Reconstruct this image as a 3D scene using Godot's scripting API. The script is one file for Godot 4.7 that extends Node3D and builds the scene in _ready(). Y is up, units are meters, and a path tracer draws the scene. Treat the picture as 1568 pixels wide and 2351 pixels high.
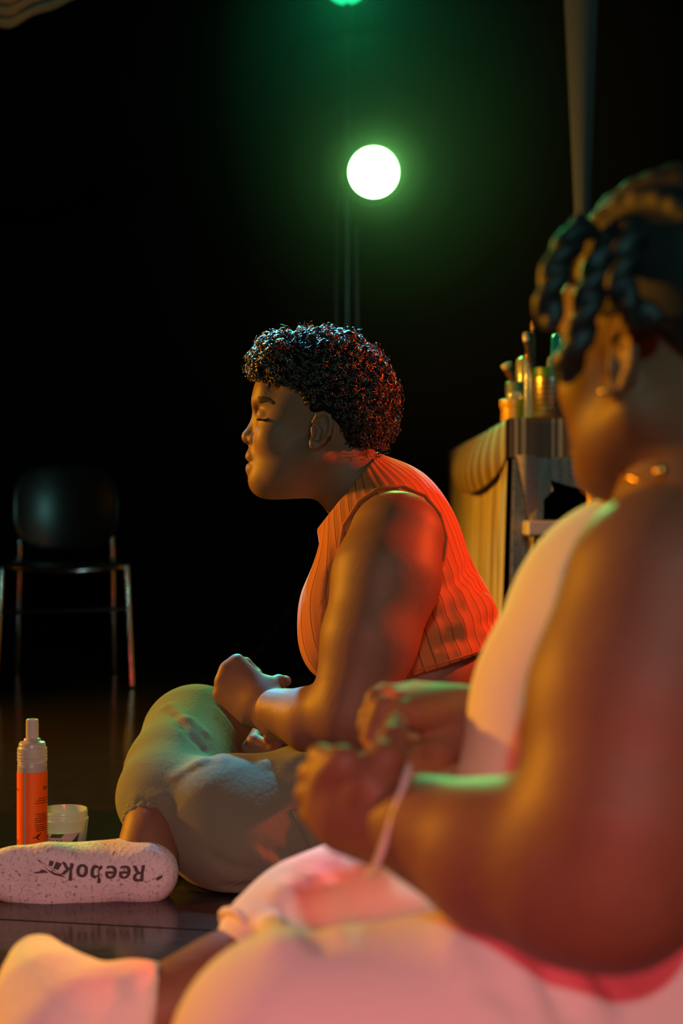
extends Node3D
# A dark rehearsal room lit by coloured stage lamps: two people sit on a black floor.
# Metres, y up. The camera stands at (0, EYE, 0) and looks level along -z.

const FOCAL := 3400.0      # focal length in pixels of the 1568 x 2351 frame
const EYE := 0.53

# ---------------------------------------------------------------- solid fields and their meshing
class Field:
	var t := PackedInt32Array()
	var op := PackedInt32Array()
	var a := PackedVector3Array()
	var ba := PackedVector3Array()
	var r := PackedFloat32Array()
	var dr := PackedFloat32Array()
	var inv := PackedFloat32Array()
	var k := PackedFloat32Array()
	var m: Array[Basis] = []
	var lo := Vector3(1e9, 1e9, 1e9)
	var hi := Vector3(-1e9, -1e9, -1e9)

	func put(kind: int, how: int, at: Vector3, along: Vector3, r0: float, r1: float, blend: float, b: Basis, reach: float) -> void:
		t.append(kind)
		op.append(how)
		a.append(at)
		ba.append(along)
		r.append(r0)
		dr.append(r1 - r0)
		inv.append(1.0 / maxf(along.length_squared(), 1e-9))
		k.append(blend)
		m.append(b)
		if how == 0:
			var e := Vector3(reach, reach, reach)
			lo = lo.min(at - e).min(at + along - e)
			hi = hi.max(at + e).max(at + along + e)

	func cap(p: Vector3, q: Vector3, r0: float, r1: float, blend := 0.02, how := 0) -> void:
		put(0, how, p, q - p, r0, r1, blend, Basis(), maxf(r0, r1))

	func chain(pts: Array, blend := 0.02, how := 0) -> void:      # [point, radius] pairs
		for i in pts.size() - 1:
			cap(pts[i][0], pts[i + 1][0], pts[i][1], pts[i + 1][1], blend, how)

	func ball(c: Vector3, rad: Vector3, blend := 0.02, how := 0, turn := Basis()) -> void:
		var s := Basis(Vector3(1.0 / rad.x, 0, 0), Vector3(0, 1.0 / rad.y, 0), Vector3(0, 0, 1.0 / rad.z))
		put(1, how, c, Vector3.ZERO, minf(rad.x, minf(rad.y, rad.z)), 0.0, blend, s * turn.transposed(), maxf(rad.x, maxf(rad.y, rad.z)))

	func plane(c: Vector3, n: Vector3, blend := 0.004) -> void:    # keeps what lies behind the plane
		put(2, 2, c, n.normalized(), 0.0, 0.0, blend, Basis(), 0.0)

	func one(i: int, p: Vector3) -> float:
		var q := p - a[i]
		var kind := t[i]
		if kind == 0:
			var h := clampf(q.dot(ba[i]) * inv[i], 0.0, 1.0)
			return (q - ba[i] * h).length() - r[i] - dr[i] * h
		if kind == 1:
			var s := m[i] * q
			var k0 := s.length()
			if k0 < 1e-5:
				return -r[i]
			return k0 * (k0 - 1.0) / (s * m[i]).length()
		return q.dot(ba[i])

	func dist(p: Vector3, ids: PackedInt32Array) -> float:
		var d := 1e3
		for i in ids:
			var e := one(i, p)
			var kk := k[i]
			var o := op[i]
			if o == 0:
				var h := maxf(kk - absf(d - e), 0.0)
				d = minf(d, e) - h * h / kk * 0.25
			else:
				if o == 1:
					e = -e
				var g := maxf(kk - absf(d - e), 0.0)
				d = maxf(d, e) + g * g / kk * 0.25
		return d

	func all() -> PackedInt32Array:
		return PackedInt32Array(range(t.size()))

	func trace(from: Vector3, dir: Vector3) -> Vector3:
		var ids := all()
		var s := 0.2
		for n in 120:
			var d := dist(from + dir * s, ids)
			s += d * 0.8
			if d < 0.0003 or s > 8.0:
				break
		return from + dir * s

	func normal(p: Vector3) -> Vector3:
		var ids := all()
		var e := 0.0015
		return Vector3(
			dist(p + Vector3(e, 0, 0), ids) - dist(p - Vector3(e, 0, 0), ids),
			dist(p + Vector3(0, e, 0), ids) - dist(p - Vector3(0, e, 0), ids),
			dist(p + Vector3(0, 0, e), ids) - dist(p - Vector3(0, 0, e), ids)).normalized()

	func mesh(out: Soup, c: float) -> void:                        # surface nets in blocks of six cells
		var B := 6
		var pad := Vector3(c, c, c) * 3.0
		var o := lo - pad
		var n := ((hi + pad - o) / c).ceil()
		var bx := int(ceil(n.x / B))
		var by := int(ceil(n.y / B))
		var bz := int(ceil(n.z / B))
		var nx := bx * B + 1
		var ny := by * B + 1
		var nz := bz * B + 1
		var val := PackedFloat32Array()
		val.resize(nx * ny * nz)
		val.fill(9.0)
		var idx := PackedInt32Array()
		idx.resize(nx * ny * nz)
		idx.fill(-1)
		var R := c * B * 0.5 * 1.7321
		var live := PackedInt32Array()
		var count := t.size()
		var ds := PackedFloat32Array()
		ds.resize(count)
		var full := all()
		var sy := nx
		var sz := nx * ny
		for kz in bz:
			for ky in by:
				for kx in bx:
					var mid := o + Vector3(kx + 0.5, ky + 0.5, kz + 0.5) * (c * B)
					var best := 1e3
					for i in count:
						var e := one(i, mid)
						ds[i] = e
						if op[i] == 0 and e < best:
							best = e
					if best > R * 1.8 + 0.02:
						continue
					if absf(dist(mid, full)) > R * 1.7:
						continue
					var ids := PackedInt32Array()
					for i in count:
						var w := op[i]
						if w == 0:
							if ds[i] < best + R * 2.4 + k[i]:
								ids.append(i)
						elif w == 1:
							if ds[i] < R * 2.4 + k[i]:
								ids.append(i)
						elif ds[i] > -(R * 2.4 + k[i]):
							ids.append(i)
					live.append(kx)
					live.append(ky)
					live.append(kz)
					for z in B + 1:
						for y in B + 1:
							var row := (kz * B + z) * sz + (ky * B + y) * sy + kx * B
							for x in B + 1:
								if val[row + x] == 9.0:
									val[row + x] = dist(o + Vector3(kx * B + x, ky * B + y, kz * B + z) * c, ids)
		var off := PackedInt32Array([0, 1, sy, sy + 1, sz, sz + 1, sz + sy, sz + sy + 1])
		var ea := PackedInt32Array([0, 2, 4, 6, 0, 1, 4, 5, 0, 1, 2, 3])
		var eb := PackedInt32Array([1, 3, 5, 7, 2, 3, 6, 7, 4, 5, 6, 7])
		var cor: Array[Vector3] = []
		for i in 8:
			cor.append(Vector3(i & 1, (i >> 1) & 1, (i >> 2) & 1))
		var v := PackedFloat32Array()
		v.resize(8)
		var first := out.pos.size()
		var cells := PackedInt32Array()
		for l in range(0, live.size(), 3):
			for z in B:
				for y in B:
					for x in B:
						var gx := live[l] * B + x
						var gy := live[l + 1] * B + y
						var gz := live[l + 2] * B + z
						var at := gz * sz + gy * sy + gx
						var s := 0
						for i in 8:
							v[i] = val[at + off[i]]
							if v[i] < 0.0:
								s += 1
						if s == 0 or s == 8:
							continue
						var sum := Vector3.ZERO
						var hits := 0
						for e in 12:
							var p := v[ea[e]]
							var q := v[eb[e]]
							if (p < 0.0) != (q < 0.0):
								sum += cor[ea[e]].lerp(cor[eb[e]], p / (p - q))
								hits += 1
						idx[at] = out.pos.size()
						cells.append(at)
						out.pos.append(o + (Vector3(gx, gy, gz) + sum / hits) * c)
						out.nrm.append(Vector3.ZERO)
		for at in cells:
			var here := val[at]
			for ax in 3:
				var d0: int = [1, sy, sz][ax]
				var d1: int = [sy, sz, 1][ax]
				var d2: int = [sz, 1, sy][ax]
				var there := val[at + d0]
				if (here < 0.0) == (there < 0.0):
					continue
				var p0 := idx[at]
				var p1 := idx[at - d1]
				var p2 := idx[at - d1 - d2]
				var p3 := idx[at - d2]
				if p1 < 0 or p2 < 0 or p3 < 0:
					continue
				if here < 0.0:
					out.tri(p0, p2, p1)
					out.tri(p0, p3, p2)
				else:
					out.tri(p0, p1, p2)
					out.tri(p0, p2, p3)
		out.finish(first)

# ---------------------------------------------------------------- triangle collector
class Soup:
	var pos := PackedVector3Array()
	var nrm := PackedVector3Array()
	var uv := PackedVector2Array()
	var col := PackedColorArray()
	var idx := PackedInt32Array()

	func tri(i: int, j: int, l: int) -> void:      # clockwise seen from outside
		idx.append(i)
		idx.append(j)
		idx.append(l)
		var n := (pos[l] - pos[i]).cross(pos[j] - pos[i])
		nrm[i] += n
		nrm[j] += n
		nrm[l] += n

	func finish(first := 0) -> void:
		for i in range(first, nrm.size()):
			nrm[i] = nrm[i].normalized()

	func vert(p: Vector3, t := Vector2.ZERO) -> int:
		pos.append(p)
		nrm.append(Vector3.ZERO)
		uv.append(t)
		return pos.size() - 1

	func quad(a: Vector3, b: Vector3, c: Vector3, d: Vector3) -> void:   # flat, corners clockwise from outside
		var i := vert(a, Vector2(0, 1))
		vert(b, Vector2(1, 1))
		vert(c, Vector2(1, 0))
		vert(d, Vector2(0, 0))
		tri(i, i + 1, i + 2)
		tri(i, i + 2, i + 3)

	func box(c: Vector3, s: Vector3, b := Basis(), bevel := 0.004) -> void:
		var h := s * 0.5
		bevel = minf(bevel, minf(h.x, minf(h.y, h.z)) * 0.6)
		var f := h - Vector3(bevel, bevel, bevel)
		var pt := func(x: float, y: float, z: float) -> Vector3: return c + b * Vector3(x, y, z)
		for ax in 3:
			for sg in [-1.0, 1.0]:
				var n := Vector3.ZERO
				n[ax] = sg
				var u := Vector3.ZERO
				u[(ax + 1) % 3] = 1.0
				var w := Vector3.ZERO
				w[(ax + 2) % 3] = 1.0
				var cn := n * h
				face(c, b, [cn - u * f - w * f, cn + u * f - w * f, cn + u * f + w * f, cn - u * f + w * f], n)
		for ax in 3:
			for s1 in [-1.0, 1.0]:
				for s2 in [-1.0, 1.0]:
					var u := Vector3.ZERO
					u[(ax + 1) % 3] = s1
					var w := Vector3.ZERO
					w[(ax + 2) % 3] = s2
					var l := Vector3.ZERO
					l[ax] = f[ax]
					var e1 := u * h + w * f
					var e2 := u * f + w * h
					face(c, b, [e1 - l, e1 + l, e2 + l, e2 - l], u + w)
		for i in 8:
			var g := Vector3(1 if i & 1 else -1, 1 if i & 2 else -1, 1 if i & 4 else -1)
			face(c, b, [g * Vector3(h.x, f.y, f.z), g * Vector3(f.x, h.y, f.z), g * Vector3(f.x, f.y, h.z)], g)

	func face(c: Vector3, b: Basis, p: Array, out: Vector3) -> void:
		var n: Vector3 = (p[2] - p[0]).cross(p[1] - p[0])
		var i := pos.size()
		for j in p.size():
			vert(c + b * p[j], Vector2(0.0 if j in [0, 3] else 1.0, 0.0 if j < 2 else 1.0))
		for j in p.size() - 2:
			if n.dot(out) > 0:
				tri(i, i + j + 1, i + j + 2)
			else:
				tri(i, i + j + 2, i + j + 1)

	func tube(path: Array, rad: Variant, sides := 10, closed := false, capped := true) -> void:
		var first := pos.size()
		var n := path.size()
		var up := Vector3.UP
		var prev := Vector3.ZERO
		for i in n:
			var tan: Vector3
			if closed:
				tan = (path[(i + 1) % n] - path[(i - 1 + n) % n]).normalized()
			else:
				tan = (path[mini(i + 1, n - 1)] - path[maxi(i - 1, 0)]).normalized()
			if prev == Vector3.ZERO:
				prev = tan.cross(up if absf(tan.y) < 0.9 else Vector3.RIGHT).normalized()
			var side := (prev - tan * prev.dot(tan)).normalized()
			prev = side
			var bin := tan.cross(side)
			var rr: float = rad[i] if rad is Array else rad
			for j in sides:
				var an := TAU * j / sides
				vert(path[i] + (side * cos(an) + bin * sin(an)) * rr, Vector2(float(j) / sides, float(i) / n))
		for i in (n if closed else n - 1):
			for j in sides:
				var p := first + i * sides + j
				var q := first + i * sides + (j + 1) % sides
				var p2 := first + ((i + 1) % n) * sides + j
				var q2 := first + ((i + 1) % n) * sides + (j + 1) % sides
				tri(p, p2, q2)
				tri(p, q2, q)
		if capped and not closed:
			var a := vert(path[0])
			var b := vert(path[n - 1])
			for j in sides:
				tri(a, first + j, first + (j + 1) % sides)
				tri(b, first + (n - 1) * sides + (j + 1) % sides, first + (n - 1) * sides + j)

	func lathe(prof: Array, base: Vector3, turn := Basis(), sides := 40) -> void:   # [radius, height] from the bottom up, sharp where a point repeats
		var first := pos.size()
		var n := prof.size()
		var len := 0.0
		for i in n:
			if i:
				len += Vector2(prof[i][0] - prof[i - 1][0], prof[i][1] - prof[i - 1][1]).length()
			for j in sides + 1:
				var an := TAU * j / sides
				vert(base + turn * Vector3(cos(an) * prof[i][0], prof[i][1], sin(an) * prof[i][0]), Vector2(1.0 - float(j) / sides, prof[i][1]))
		for i in n - 1:
			if Vector2(prof[i][0] - prof[i + 1][0], prof[i][1] - prof[i + 1][1]).length() < 1e-6:
				continue
			for j in sides:
				var p := first + i * (sides + 1) + j
				var q := p + 1
				tri(p, q + sides + 1, p + sides + 1)
				tri(p, q, q + sides + 1)

	func sheet(nu: int, nv: int, f: Callable) -> void:       # f(u, v) -> point
		var first := pos.size()
		for j in nv + 1:
			for i in nu + 1:
				vert(f.call(float(i) / nu, float(j) / nv), Vector2(float(i) / nu, float(j) / nv))
		for j in nv:
			for i in nu:
				var p := first + j * (nu + 1) + i
				tri(p, p + 1, p + nu + 2)
				tri(p, p + nu + 2, p + nu + 1)

	func cloth(nu: int, nv: int, f: Callable, thick := 0.0016) -> void:   # a sheet with thickness and closed edges
		var first := pos.size()
		sheet(nu, nv, f)
		finish(first)
		var n := pos.size() - first
		for i in n:
			var p := pos[first + i] - nrm[first + i] * thick
			vert(p, uv[first + i])
		for j in nv:
			for i in nu:
				var p := first + n + j * (nu + 1) + i
				tri(p, p + nu + 2, p + 1)
				tri(p, p + nu + 1, p + nu + 2)
		var rim: Array[int] = []
		for i in nu:
			rim.append(i)
		for j in nv:
			rim.append(j * (nu + 1) + nu)
		for i in nu:
			rim.append(nv * (nu + 1) + nu - i)
		for j in nv:
			rim.append((nv - j) * (nu + 1))
		for i in rim.size():
			var p := first + rim[i]
			var q := first + rim[(i + 1) % rim.size()]
			tri(p, p + n, q + n)
			tri(p, q + n, q)

	func built() -> ArrayMesh:
		finish()
		var arr := []
		arr.resize(Mesh.ARRAY_MAX)
		arr[Mesh.ARRAY_VERTEX] = pos
		arr[Mesh.ARRAY_NORMAL] = nrm
		if uv.size() == pos.size():
			arr[Mesh.ARRAY_TEX_UV] = uv
		if col.size() == pos.size():
			arr[Mesh.ARRAY_COLOR] = col
		arr[Mesh.ARRAY_INDEX] = idx
		var me := ArrayMesh.new()
		me.add_surface_from_arrays(Mesh.PRIMITIVE_TRIANGLES, arr)
		return me

# ---------------------------------------------------------------- small helpers
var taken := {}

func at(px: float, py: float, d: float) -> Vector3:        # a point at depth d behind a place in the frame
	return Vector3((px - 784.0) / FOCAL * d, EYE - (py - 1175.0) / FOCAL * d, -d)

func ray(px: float, py: float) -> Vector3:
	return Vector3((px - 784.0) / FOCAL, -(py - 1175.0) / FOCAL, -1.0).normalized()

func rgb(r: float, g: float, b: float) -> Color:           # linear values to what albedo_color takes
	return Color(r, g, b).linear_to_srgb()

func numbered(called: String) -> String:
	if not taken.has(called):
		taken[called] = 0
		return called
	taken[called] += 1
	return "%s_%03d" % [called, taken[called]]

func tag(o: Node, label: String, category: String, group := "", kind := "") -> Node:
	if label: o.set_meta("label", label)
	if category: o.set_meta("category", category)
	if group: o.set_meta("group", group)
	if kind: o.set_meta("kind", kind)
	return o

func thing(called: String, label: String, category: String, where := Vector3.ZERO, group := "") -> Node3D:
	var o := Node3D.new()
	o.name = numbered(called)
	add_child(o)
	o.position = where
	tag(o, label, category, group)
	return o

func part(called: String, s: Variant, m: Material, parent: Node3D, label := "") -> MeshInstance3D:   # geometry in world coordinates goes under its thing
	var o := MeshInstance3D.new()
	o.name = called
	o.mesh = s.built() if s is Soup else s
	o.material_override = m
	parent.add_child(o, true)
	if parent is MeshInstance3D:
		o.position = Vector3.ZERO
	elif parent != self:
		o.position = -parent.position
	if label: o.set_meta("label", label)
	return o

func structure(called: String, s: Soup, m: Material) -> MeshInstance3D:
	var o := part(called, s, m, self)
	o.set_meta("kind", "structure")
	return o

func stuff(c: Color, rough := 0.7, spec := 0.5, metal := 0.0) -> StandardMaterial3D:
	var m := StandardMaterial3D.new()
	m.albedo_color = c
	m.roughness = rough
	m.metallic_specular = spec
	m.metallic = metal
	m.cull_mode = BaseMaterial3D.CULL_DISABLED
	return m

func noise_tex(freq: float, size := 256, octaves := 4, seed_ := 1, normal := false, bump := 4.0, kind := FastNoiseLite.TYPE_SIMPLEX_SMOOTH) -> NoiseTexture2D:
	var n := FastNoiseLite.new()
	n.noise_type = kind
	n.frequency = freq
	n.fractal_octaves = octaves
	n.seed = seed_
	var t := NoiseTexture2D.new()
	t.width = size
	t.height = size
	t.seamless = true
	t.noise = n
	t.as_normal_map = normal
	t.bump_strength = bump
	return t

func bumpy(m: StandardMaterial3D, tex: Texture2D, scale: float, strength := 0.5) -> StandardMaterial3D:   # fine relief without UVs
	m.normal_enabled = true
	m.normal_texture = tex
	m.normal_scale = strength
	m.uv1_triplanar = true
	m.uv1_scale = Vector3(scale, scale, scale)
	return m

func weave(size := 64, rib := false) -> ImageTexture:       # height of a plain weave or a knit rib
	var im := Image.create(size, size, false, Image.FORMAT_L8)
	for y in size:
		for x in size:
			var a := sin(TAU * x * 8 / size)
			var b := sin(TAU * y * 8 / size)
			var v := 0.5 + 0.25 * a + (0.0 if rib else 0.25 * b)
			im.set_pixel(x, y, Color(v, v, v))
	return ImageTexture.create_from_image(im)

func lettering(text: String, height: float, bold := true, serif := false) -> Dictionary:   # flat triangles of a line of text, centred
	var tm := TextMesh.new()
	var f := SystemFont.new()
	f.font_names = PackedStringArray(["Droid Serif" if serif else "Droid Sans"])
	f.font_weight = 700 if bold else 400
	tm.font = f
	tm.text = text
	tm.font_size = 64
	tm.pixel_size = height / 64.0
	tm.depth = 0.0
	tm.curve_step = 2.0
	var arr := tm.get_mesh_arrays()
	return {"pos": arr[Mesh.ARRAY_VERTEX], "idx": arr[Mesh.ARRAY_INDEX]}

# ---------------------------------------------------------------- people
const FACE_UNIT := 0.000691

func face_point(x: float, y: float, z := 0.0) -> Vector3:      # head coordinates: x back, y up, z towards the left ear
	return Vector3((x - 700.0) * FACE_UNIT, -(y - 950.0) * FACE_UNIT, z)

func head(f: Field, X: Transform3D) -> void:
	var B := X.basis
	var H := func(x: float, y: float, z := 0.0) -> Vector3: return X * face_point(x, y, z)
	f.ball(H.call(735, 915), Vector3(0.097, 0.088, 0.075), 0.02, 0, B)                 # cranium
	f.ball(H.call(655, 985), Vector3(0.046, 0.075, 0.056), 0.03, 0, B)                 # face
	f.ball(H.call(668, 1050), Vector3(0.062, 0.054, 0.056), 0.025, 0, B)               # cheeks and jaw
	f.cap(H.call(598, 925, -0.022), H.call(598, 925, 0.022), 0.0075, 0.0075, 0.014)      # brow ridge
	f.ball(H.call(612, 905), Vector3(0.018, 0.03, 0.045), 0.02, 0, B)                  # forehead
	for s in [-1.0, 1.0]:
		f.cap(H.call(728, 1048, s * 0.056), H.call(615, 1102, s * 0.014), 0.018, 0.016, 0.03)
		f.ball(H.call(632, 1004, s * 0.036), Vector3(0.026, 0.024, 0.021), 0.018, 0, B)   # cheek bone
		f.ball(H.call(595, 949, s * 0.031), Vector3(0.0095, 0.0085, 0.014), 0.012, 1, B)   # eye hollow
		f.ball(H.call(609, 955, s * 0.0305), Vector3(0.0125, 0.0115, 0.0145), 0.007, 0, B)     # closed lid
	f.ball(H.call(600, 1106), Vector3(0.0145, 0.0165, 0.019), 0.022, 0, B)                # chin
	f.cap(H.call(601, 944), H.call(571, 1000), 0.0068, 0.0092, 0.012)                    # nose
	f.ball(H.call(569, 1004), Vector3(0.0092, 0.0094, 0.0098), 0.007, 0, B)
	for s in [-1.0, 1.0]:
		f.ball(H.call(586, 1010, s * 0.0145), Vector3(0.0112, 0.009, 0.0078), 0.004, 0, B)
		f.ball(H.call(577, 1020, s * 0.0095), Vector3(0.006, 0.0046, 0.0042), 0.002, 1, B)
	f.ball(H.call(592, 1042), Vector3(0.016, 0.013, 0.02), 0.012, 0, B)                   # muzzle
	for s in [-1.0, 1.0]:
		f.chain([[H.call(577.5, 1048, 0.0), 0.0092], [H.call(580, 1048, s * 0.012), 0.0088], [H.call(600, 1055, s * 0.0255), 0.004]], 0.0035)
		f.chain([[H.call(581, 1076, 0.0), 0.0112], [H.call(584, 1075, s * 0.011), 0.0105], [H.call(601, 1059, s * 0.0245), 0.004]], 0.0035)
	f.ball(H.call(572, 1060.5), Vector3(0.011, 0.0015, 0.017), 0.0025, 1, B)                 # parted lips
	for s in [-1.0, 1.0]:                                                              # ears
		var T: Basis = B * Basis(Vector3.UP, s * -0.28) * Basis(Vector3.FORWARD, 0.36)
		f.ball(H.call(738, 990, s * 0.073), Vector3(0.0165, 0.026, 0.006), 0.006, 0, T)
		var rim := []
		for p in [[722, 975], [730, 960], [745, 955], [757, 962], [762, 980], [757, 1000], [744, 1018], [728, 1031], [719, 1029], [717, 1016]]:
			rim.append([H.call(p[0], p[1], s * (0.0765 + (p[0] - 720) * 0.00013)), 0.0036])
		f.chain(rim, 0.0025)
		f.ball(H.call(722, 1024, s * 0.077), Vector3(0.0065, 0.0065, 0.0045), 0.004, 0, B)
		f.ball(H.call(734, 1000, s * 0.0835), Vector3(0.0075, 0.0115, 0.0075), 0.003, 1, T)
		f.ball(H.call(743, 975, s * 0.083), Vector3(0.0055, 0.01, 0.0045), 0.003, 1, T)
		f.chain([[H.call(735, 978, s * 0.0785), 0.0028], [H.call(747, 990, s * 0.079), 0.003], [H.call(740, 1012, s * 0.078), 0.003]], 0.0025)
		f.cap(H.call(721, 990, s * 0.078), H.call(722, 1003, s * 0.078), 0.0045, 0.004, 0.004)

func lips(X: Transform3D) -> Field:                            # the zone of the lips, for their colour
	var f := Field.new()
	for s in [-1.0, 1.0]:
		f.chain([[X * face_point(577.5, 1048), 0.0094], [X * face_point(580, 1048, s * 0.012), 0.009], [X * face_point(600, 1055, s * 0.0255), 0.0044]], 0.001)
		f.chain([[X * face_point(581, 1076), 0.0115], [X * face_point(584, 1075, s * 0.011), 0.0108], [X * face_point(601, 1059, s * 0.0245), 0.0044]], 0.001)
	return f

# fwd: towards the fingers; back: out of the back of the hand; side: towards the thumb. curls: three bends in degrees for each finger.
func hand(f: Field, w: Vector3, fwd: Vector3, back: Vector3, side_hint: Vector3, s: float, curls: Array, thumb: Array, tips: Array) -> void:
	fwd = fwd.normalized()
	back = (back - fwd * back.dot(fwd)).normalized()
	var side := fwd.cross(back)
	if side.dot(side_hint) < 0:
		side = -side
	var offs := [0.027, 0.009, -0.0095, -0.027]
	var reach := [0.086, 0.09, 0.084, 0.074]
	var bones := [[0.041, 0.025, 0.019], [0.045, 0.029, 0.02], [0.042, 0.027, 0.02], [0.033, 0.02, 0.017]]
	var fat := [0.0098, 0.01, 0.0095, 0.0085]
	f.cap(w - fwd * 0.02 * s, w + fwd * 0.02 * s, 0.026 * s, 0.024 * s, 0.02)
	for i in 4:
		var k: Vector3 = w + (fwd * reach[i] + side * offs[i] + back * (0.003 if i in [1, 2] else 0.0)) * s
		f.cap(w + (fwd * 0.022 + side * offs[i] * 0.75) * s, k, 0.0165 * s, 0.0118 * s, 0.014)
		var an := 0.0
		var p := k
		for j in 3:
			an += deg_to_rad(curls[i][j])
			var dir: Vector3 = fwd * cos(an) - back * sin(an) + side * (offs[i] * 0.6 * (1.0 if j == 0 else -0.3))
			var q: Vector3 = p + dir.normalized() * bones[i][j] * s
			f.cap(p, q, fat[i] * s * (1.0 - 0.1 * j), fat[i] * s * (0.93 - 0.11 * j), 0.0035)
			if j == 2:
				tips.append([q, (back * cos(an) + fwd * sin(an)).normalized(), fat[i] * s * 0.75])
			p = q
	var q := []
	var rr := [0.0165, 0.0135, 0.0108, 0.0088]
	for i in thumb.size():
		q.append([w + (fwd * thumb[i][0] + side * thumb[i][1] - back * thumb[i][2]) * s, rr[i] * s])
	f.chain([q[0], q[1]], 0.014)
	f.chain(q.slice(1), 0.004)
	var e: Vector3 = (q[3][0] - q[2][0]).normalized()
	var up := (side + back * 0.4 - e * e.dot(side + back * 0.4)).normalized()
	tips.append([q[3][0] + e * 0.001, up, rr[3] * s * 0.8])

func digits(f: Field, joints: Array, blend: float, tips: Array) -> void:      # one finger: its joints and their radii
	var pts := []
	for j in joints:
		pts.append([at(j[0], j[1], j[2]), j[3]])
	f.chain(pts, blend)
	var a: Vector3 = pts[1][0] - pts[2][0]
	var b: Vector3 = (pts[3][0] - pts[2][0]).normalized()
	tips.append([pts[3][0], -(a - b * a.dot(b)).normalized(), pts[3][1] * 0.8])

func skin_material() -> StandardMaterial3D:
	var m := stuff(Color.WHITE, 0.56, 0.42)
	m.vertex_color_use_as_albedo = true
	return bumpy(m, noise_tex(0.09, 256, 3, 5, true, 3.0, FastNoiseLite.TYPE_CELLULAR), 26.0, 0.22)

func paint_skin(s: Soup, tone: Color, mouth: Field, lip: Color, tips: Array) -> void:
	var speck := FastNoiseLite.new()
	speck.frequency = 60.0
	speck.seed = 9
	var broad := FastNoiseLite.new()
	broad.frequency = 11.0
	broad.seed = 4
	var ids := mouth.all()
	var nail := tone.lerp(Color(0.42, 0.24, 0.19), 0.75)
	for i in s.pos.size():
		var p := s.pos[i]
		var v := 1.0 + 0.09 * speck.get_noise_3dv(p) + 0.12 * broad.get_noise_3dv(p)
		var c := Color(tone.r * v, tone.g * v, tone.b * v)
		if p.x > mouth.lo.x - 0.01 and p.x < mouth.hi.x + 0.01 and p.y > mouth.lo.y - 0.01 and p.y < mouth.hi.y + 0.01 and p.z > mouth.lo.z - 0.01 and p.z < mouth.hi.z + 0.01:
			c = c.lerp(lip, clampf(0.5 - mouth.dist(p, ids) / 0.0012, 0.0, 1.0))
		for tp in tips:
			var q: Vector3 = p - tp[0]
			if q.length() < tp[2] * 1.75 and q.normalized().dot(tp[1]) > 0.62:
				c = nail
		s.col.append(c)

func curl_mesh(rad: float, turns: float, rise: float, thick: float, tail: float) -> ArrayMesh:
	var s := Soup.new()
	var pts := []
	var n := int(turns * 11)
	for i in n + 1:
		var a := TAU * turns * i / n
		var rr := rad * (1.0 - tail * float(i) / n)
		pts.append(Vector3(cos(a) * rr, rise * (float(i) / n - 0.5), sin(a) * rr))
	s.tube(pts, thick, 5, false, false)
	return s.built()

func scatter(called: String, me: Mesh, m: Material, where: Array, parent: Node3D) -> void:
	var mm := MultiMesh.new()
	mm.transform_format = MultiMesh.TRANSFORM_3D
	mm.mesh = me
	mm.instance_count = where.size()
	for i in where.size():
		mm.set_instance_transform(i, where[i])
	var o := MultiMeshInstance3D.new()
	o.name = called
	o.multimesh = mm
	o.material_override = m
	o.set_meta("kind", "stuff")
	parent.add_child(o, true)

func folds(f: Field, lines: Array, r: float, sink: float, blend := 0.008) -> void:     # creases pressed into cloth along lines seen on it
	var eye := Vector3(0, EYE, 0)
	var made := []
	for l in lines:
		var pts := []
		for p in l:
			var hit := f.trace(eye, ray(p[0], p[1]))
			if hit.z > -4.0:
				pts.append(hit + f.normal(hit) * (r - sink))
		made.append(pts)
	for pts in made:
		for i in pts.size() - 1:
			var taper := 0.55 if i == 0 or i == pts.size() - 2 else 1.0
			f.cap(pts[i], pts[i + 1], r * taper, r, blend, 1)

func ridges(f: Field, lines: Array, r: float, rise: float, blend := 0.012) -> void:
	var eye := Vector3(0, EYE, 0)
	var made := []
	for l in lines:
		var pts := []
		for p in l:
			var hit := f.trace(eye, ray(p[0], p[1]))
			if hit.z > -4.0:
				pts.append(hit - f.normal(hit) * (r - rise))
		made.append(pts)
	for pts in made:
		for i in pts.size() - 1:
			f.cap(pts[i], pts[i + 1], r, r * 0.9, blend)

func seam(f: Field, line: Array, rad: float, lift := 0.0) -> Soup:
	var s := Soup.new()
	var pts := []
	for i in line.size() - 1:
		for j in 6:
			var p := Vector2(line[i][0], line[i][1]).lerp(Vector2(line[i + 1][0], line[i + 1][1]), j / 6.0)
			var hit := f.trace(Vector3(0, EYE, 0), ray(p.x, p.y))
			if hit.z > -4.0:
				pts.append(hit + f.normal(hit) * lift)
	s.tube(pts, rad, 7)
	return s

func cloth_material(c: Color, scale := 90.0, strength := 0.35) -> StandardMaterial3D:
	var m := stuff(c, 0.86, 0.3)
	m.rim_enabled = true
	m.rim = 0.25
	return bumpy(m, noise_tex(0.035, 256, 5, 11, true, 5.0), scale * 0.12, strength)

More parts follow.
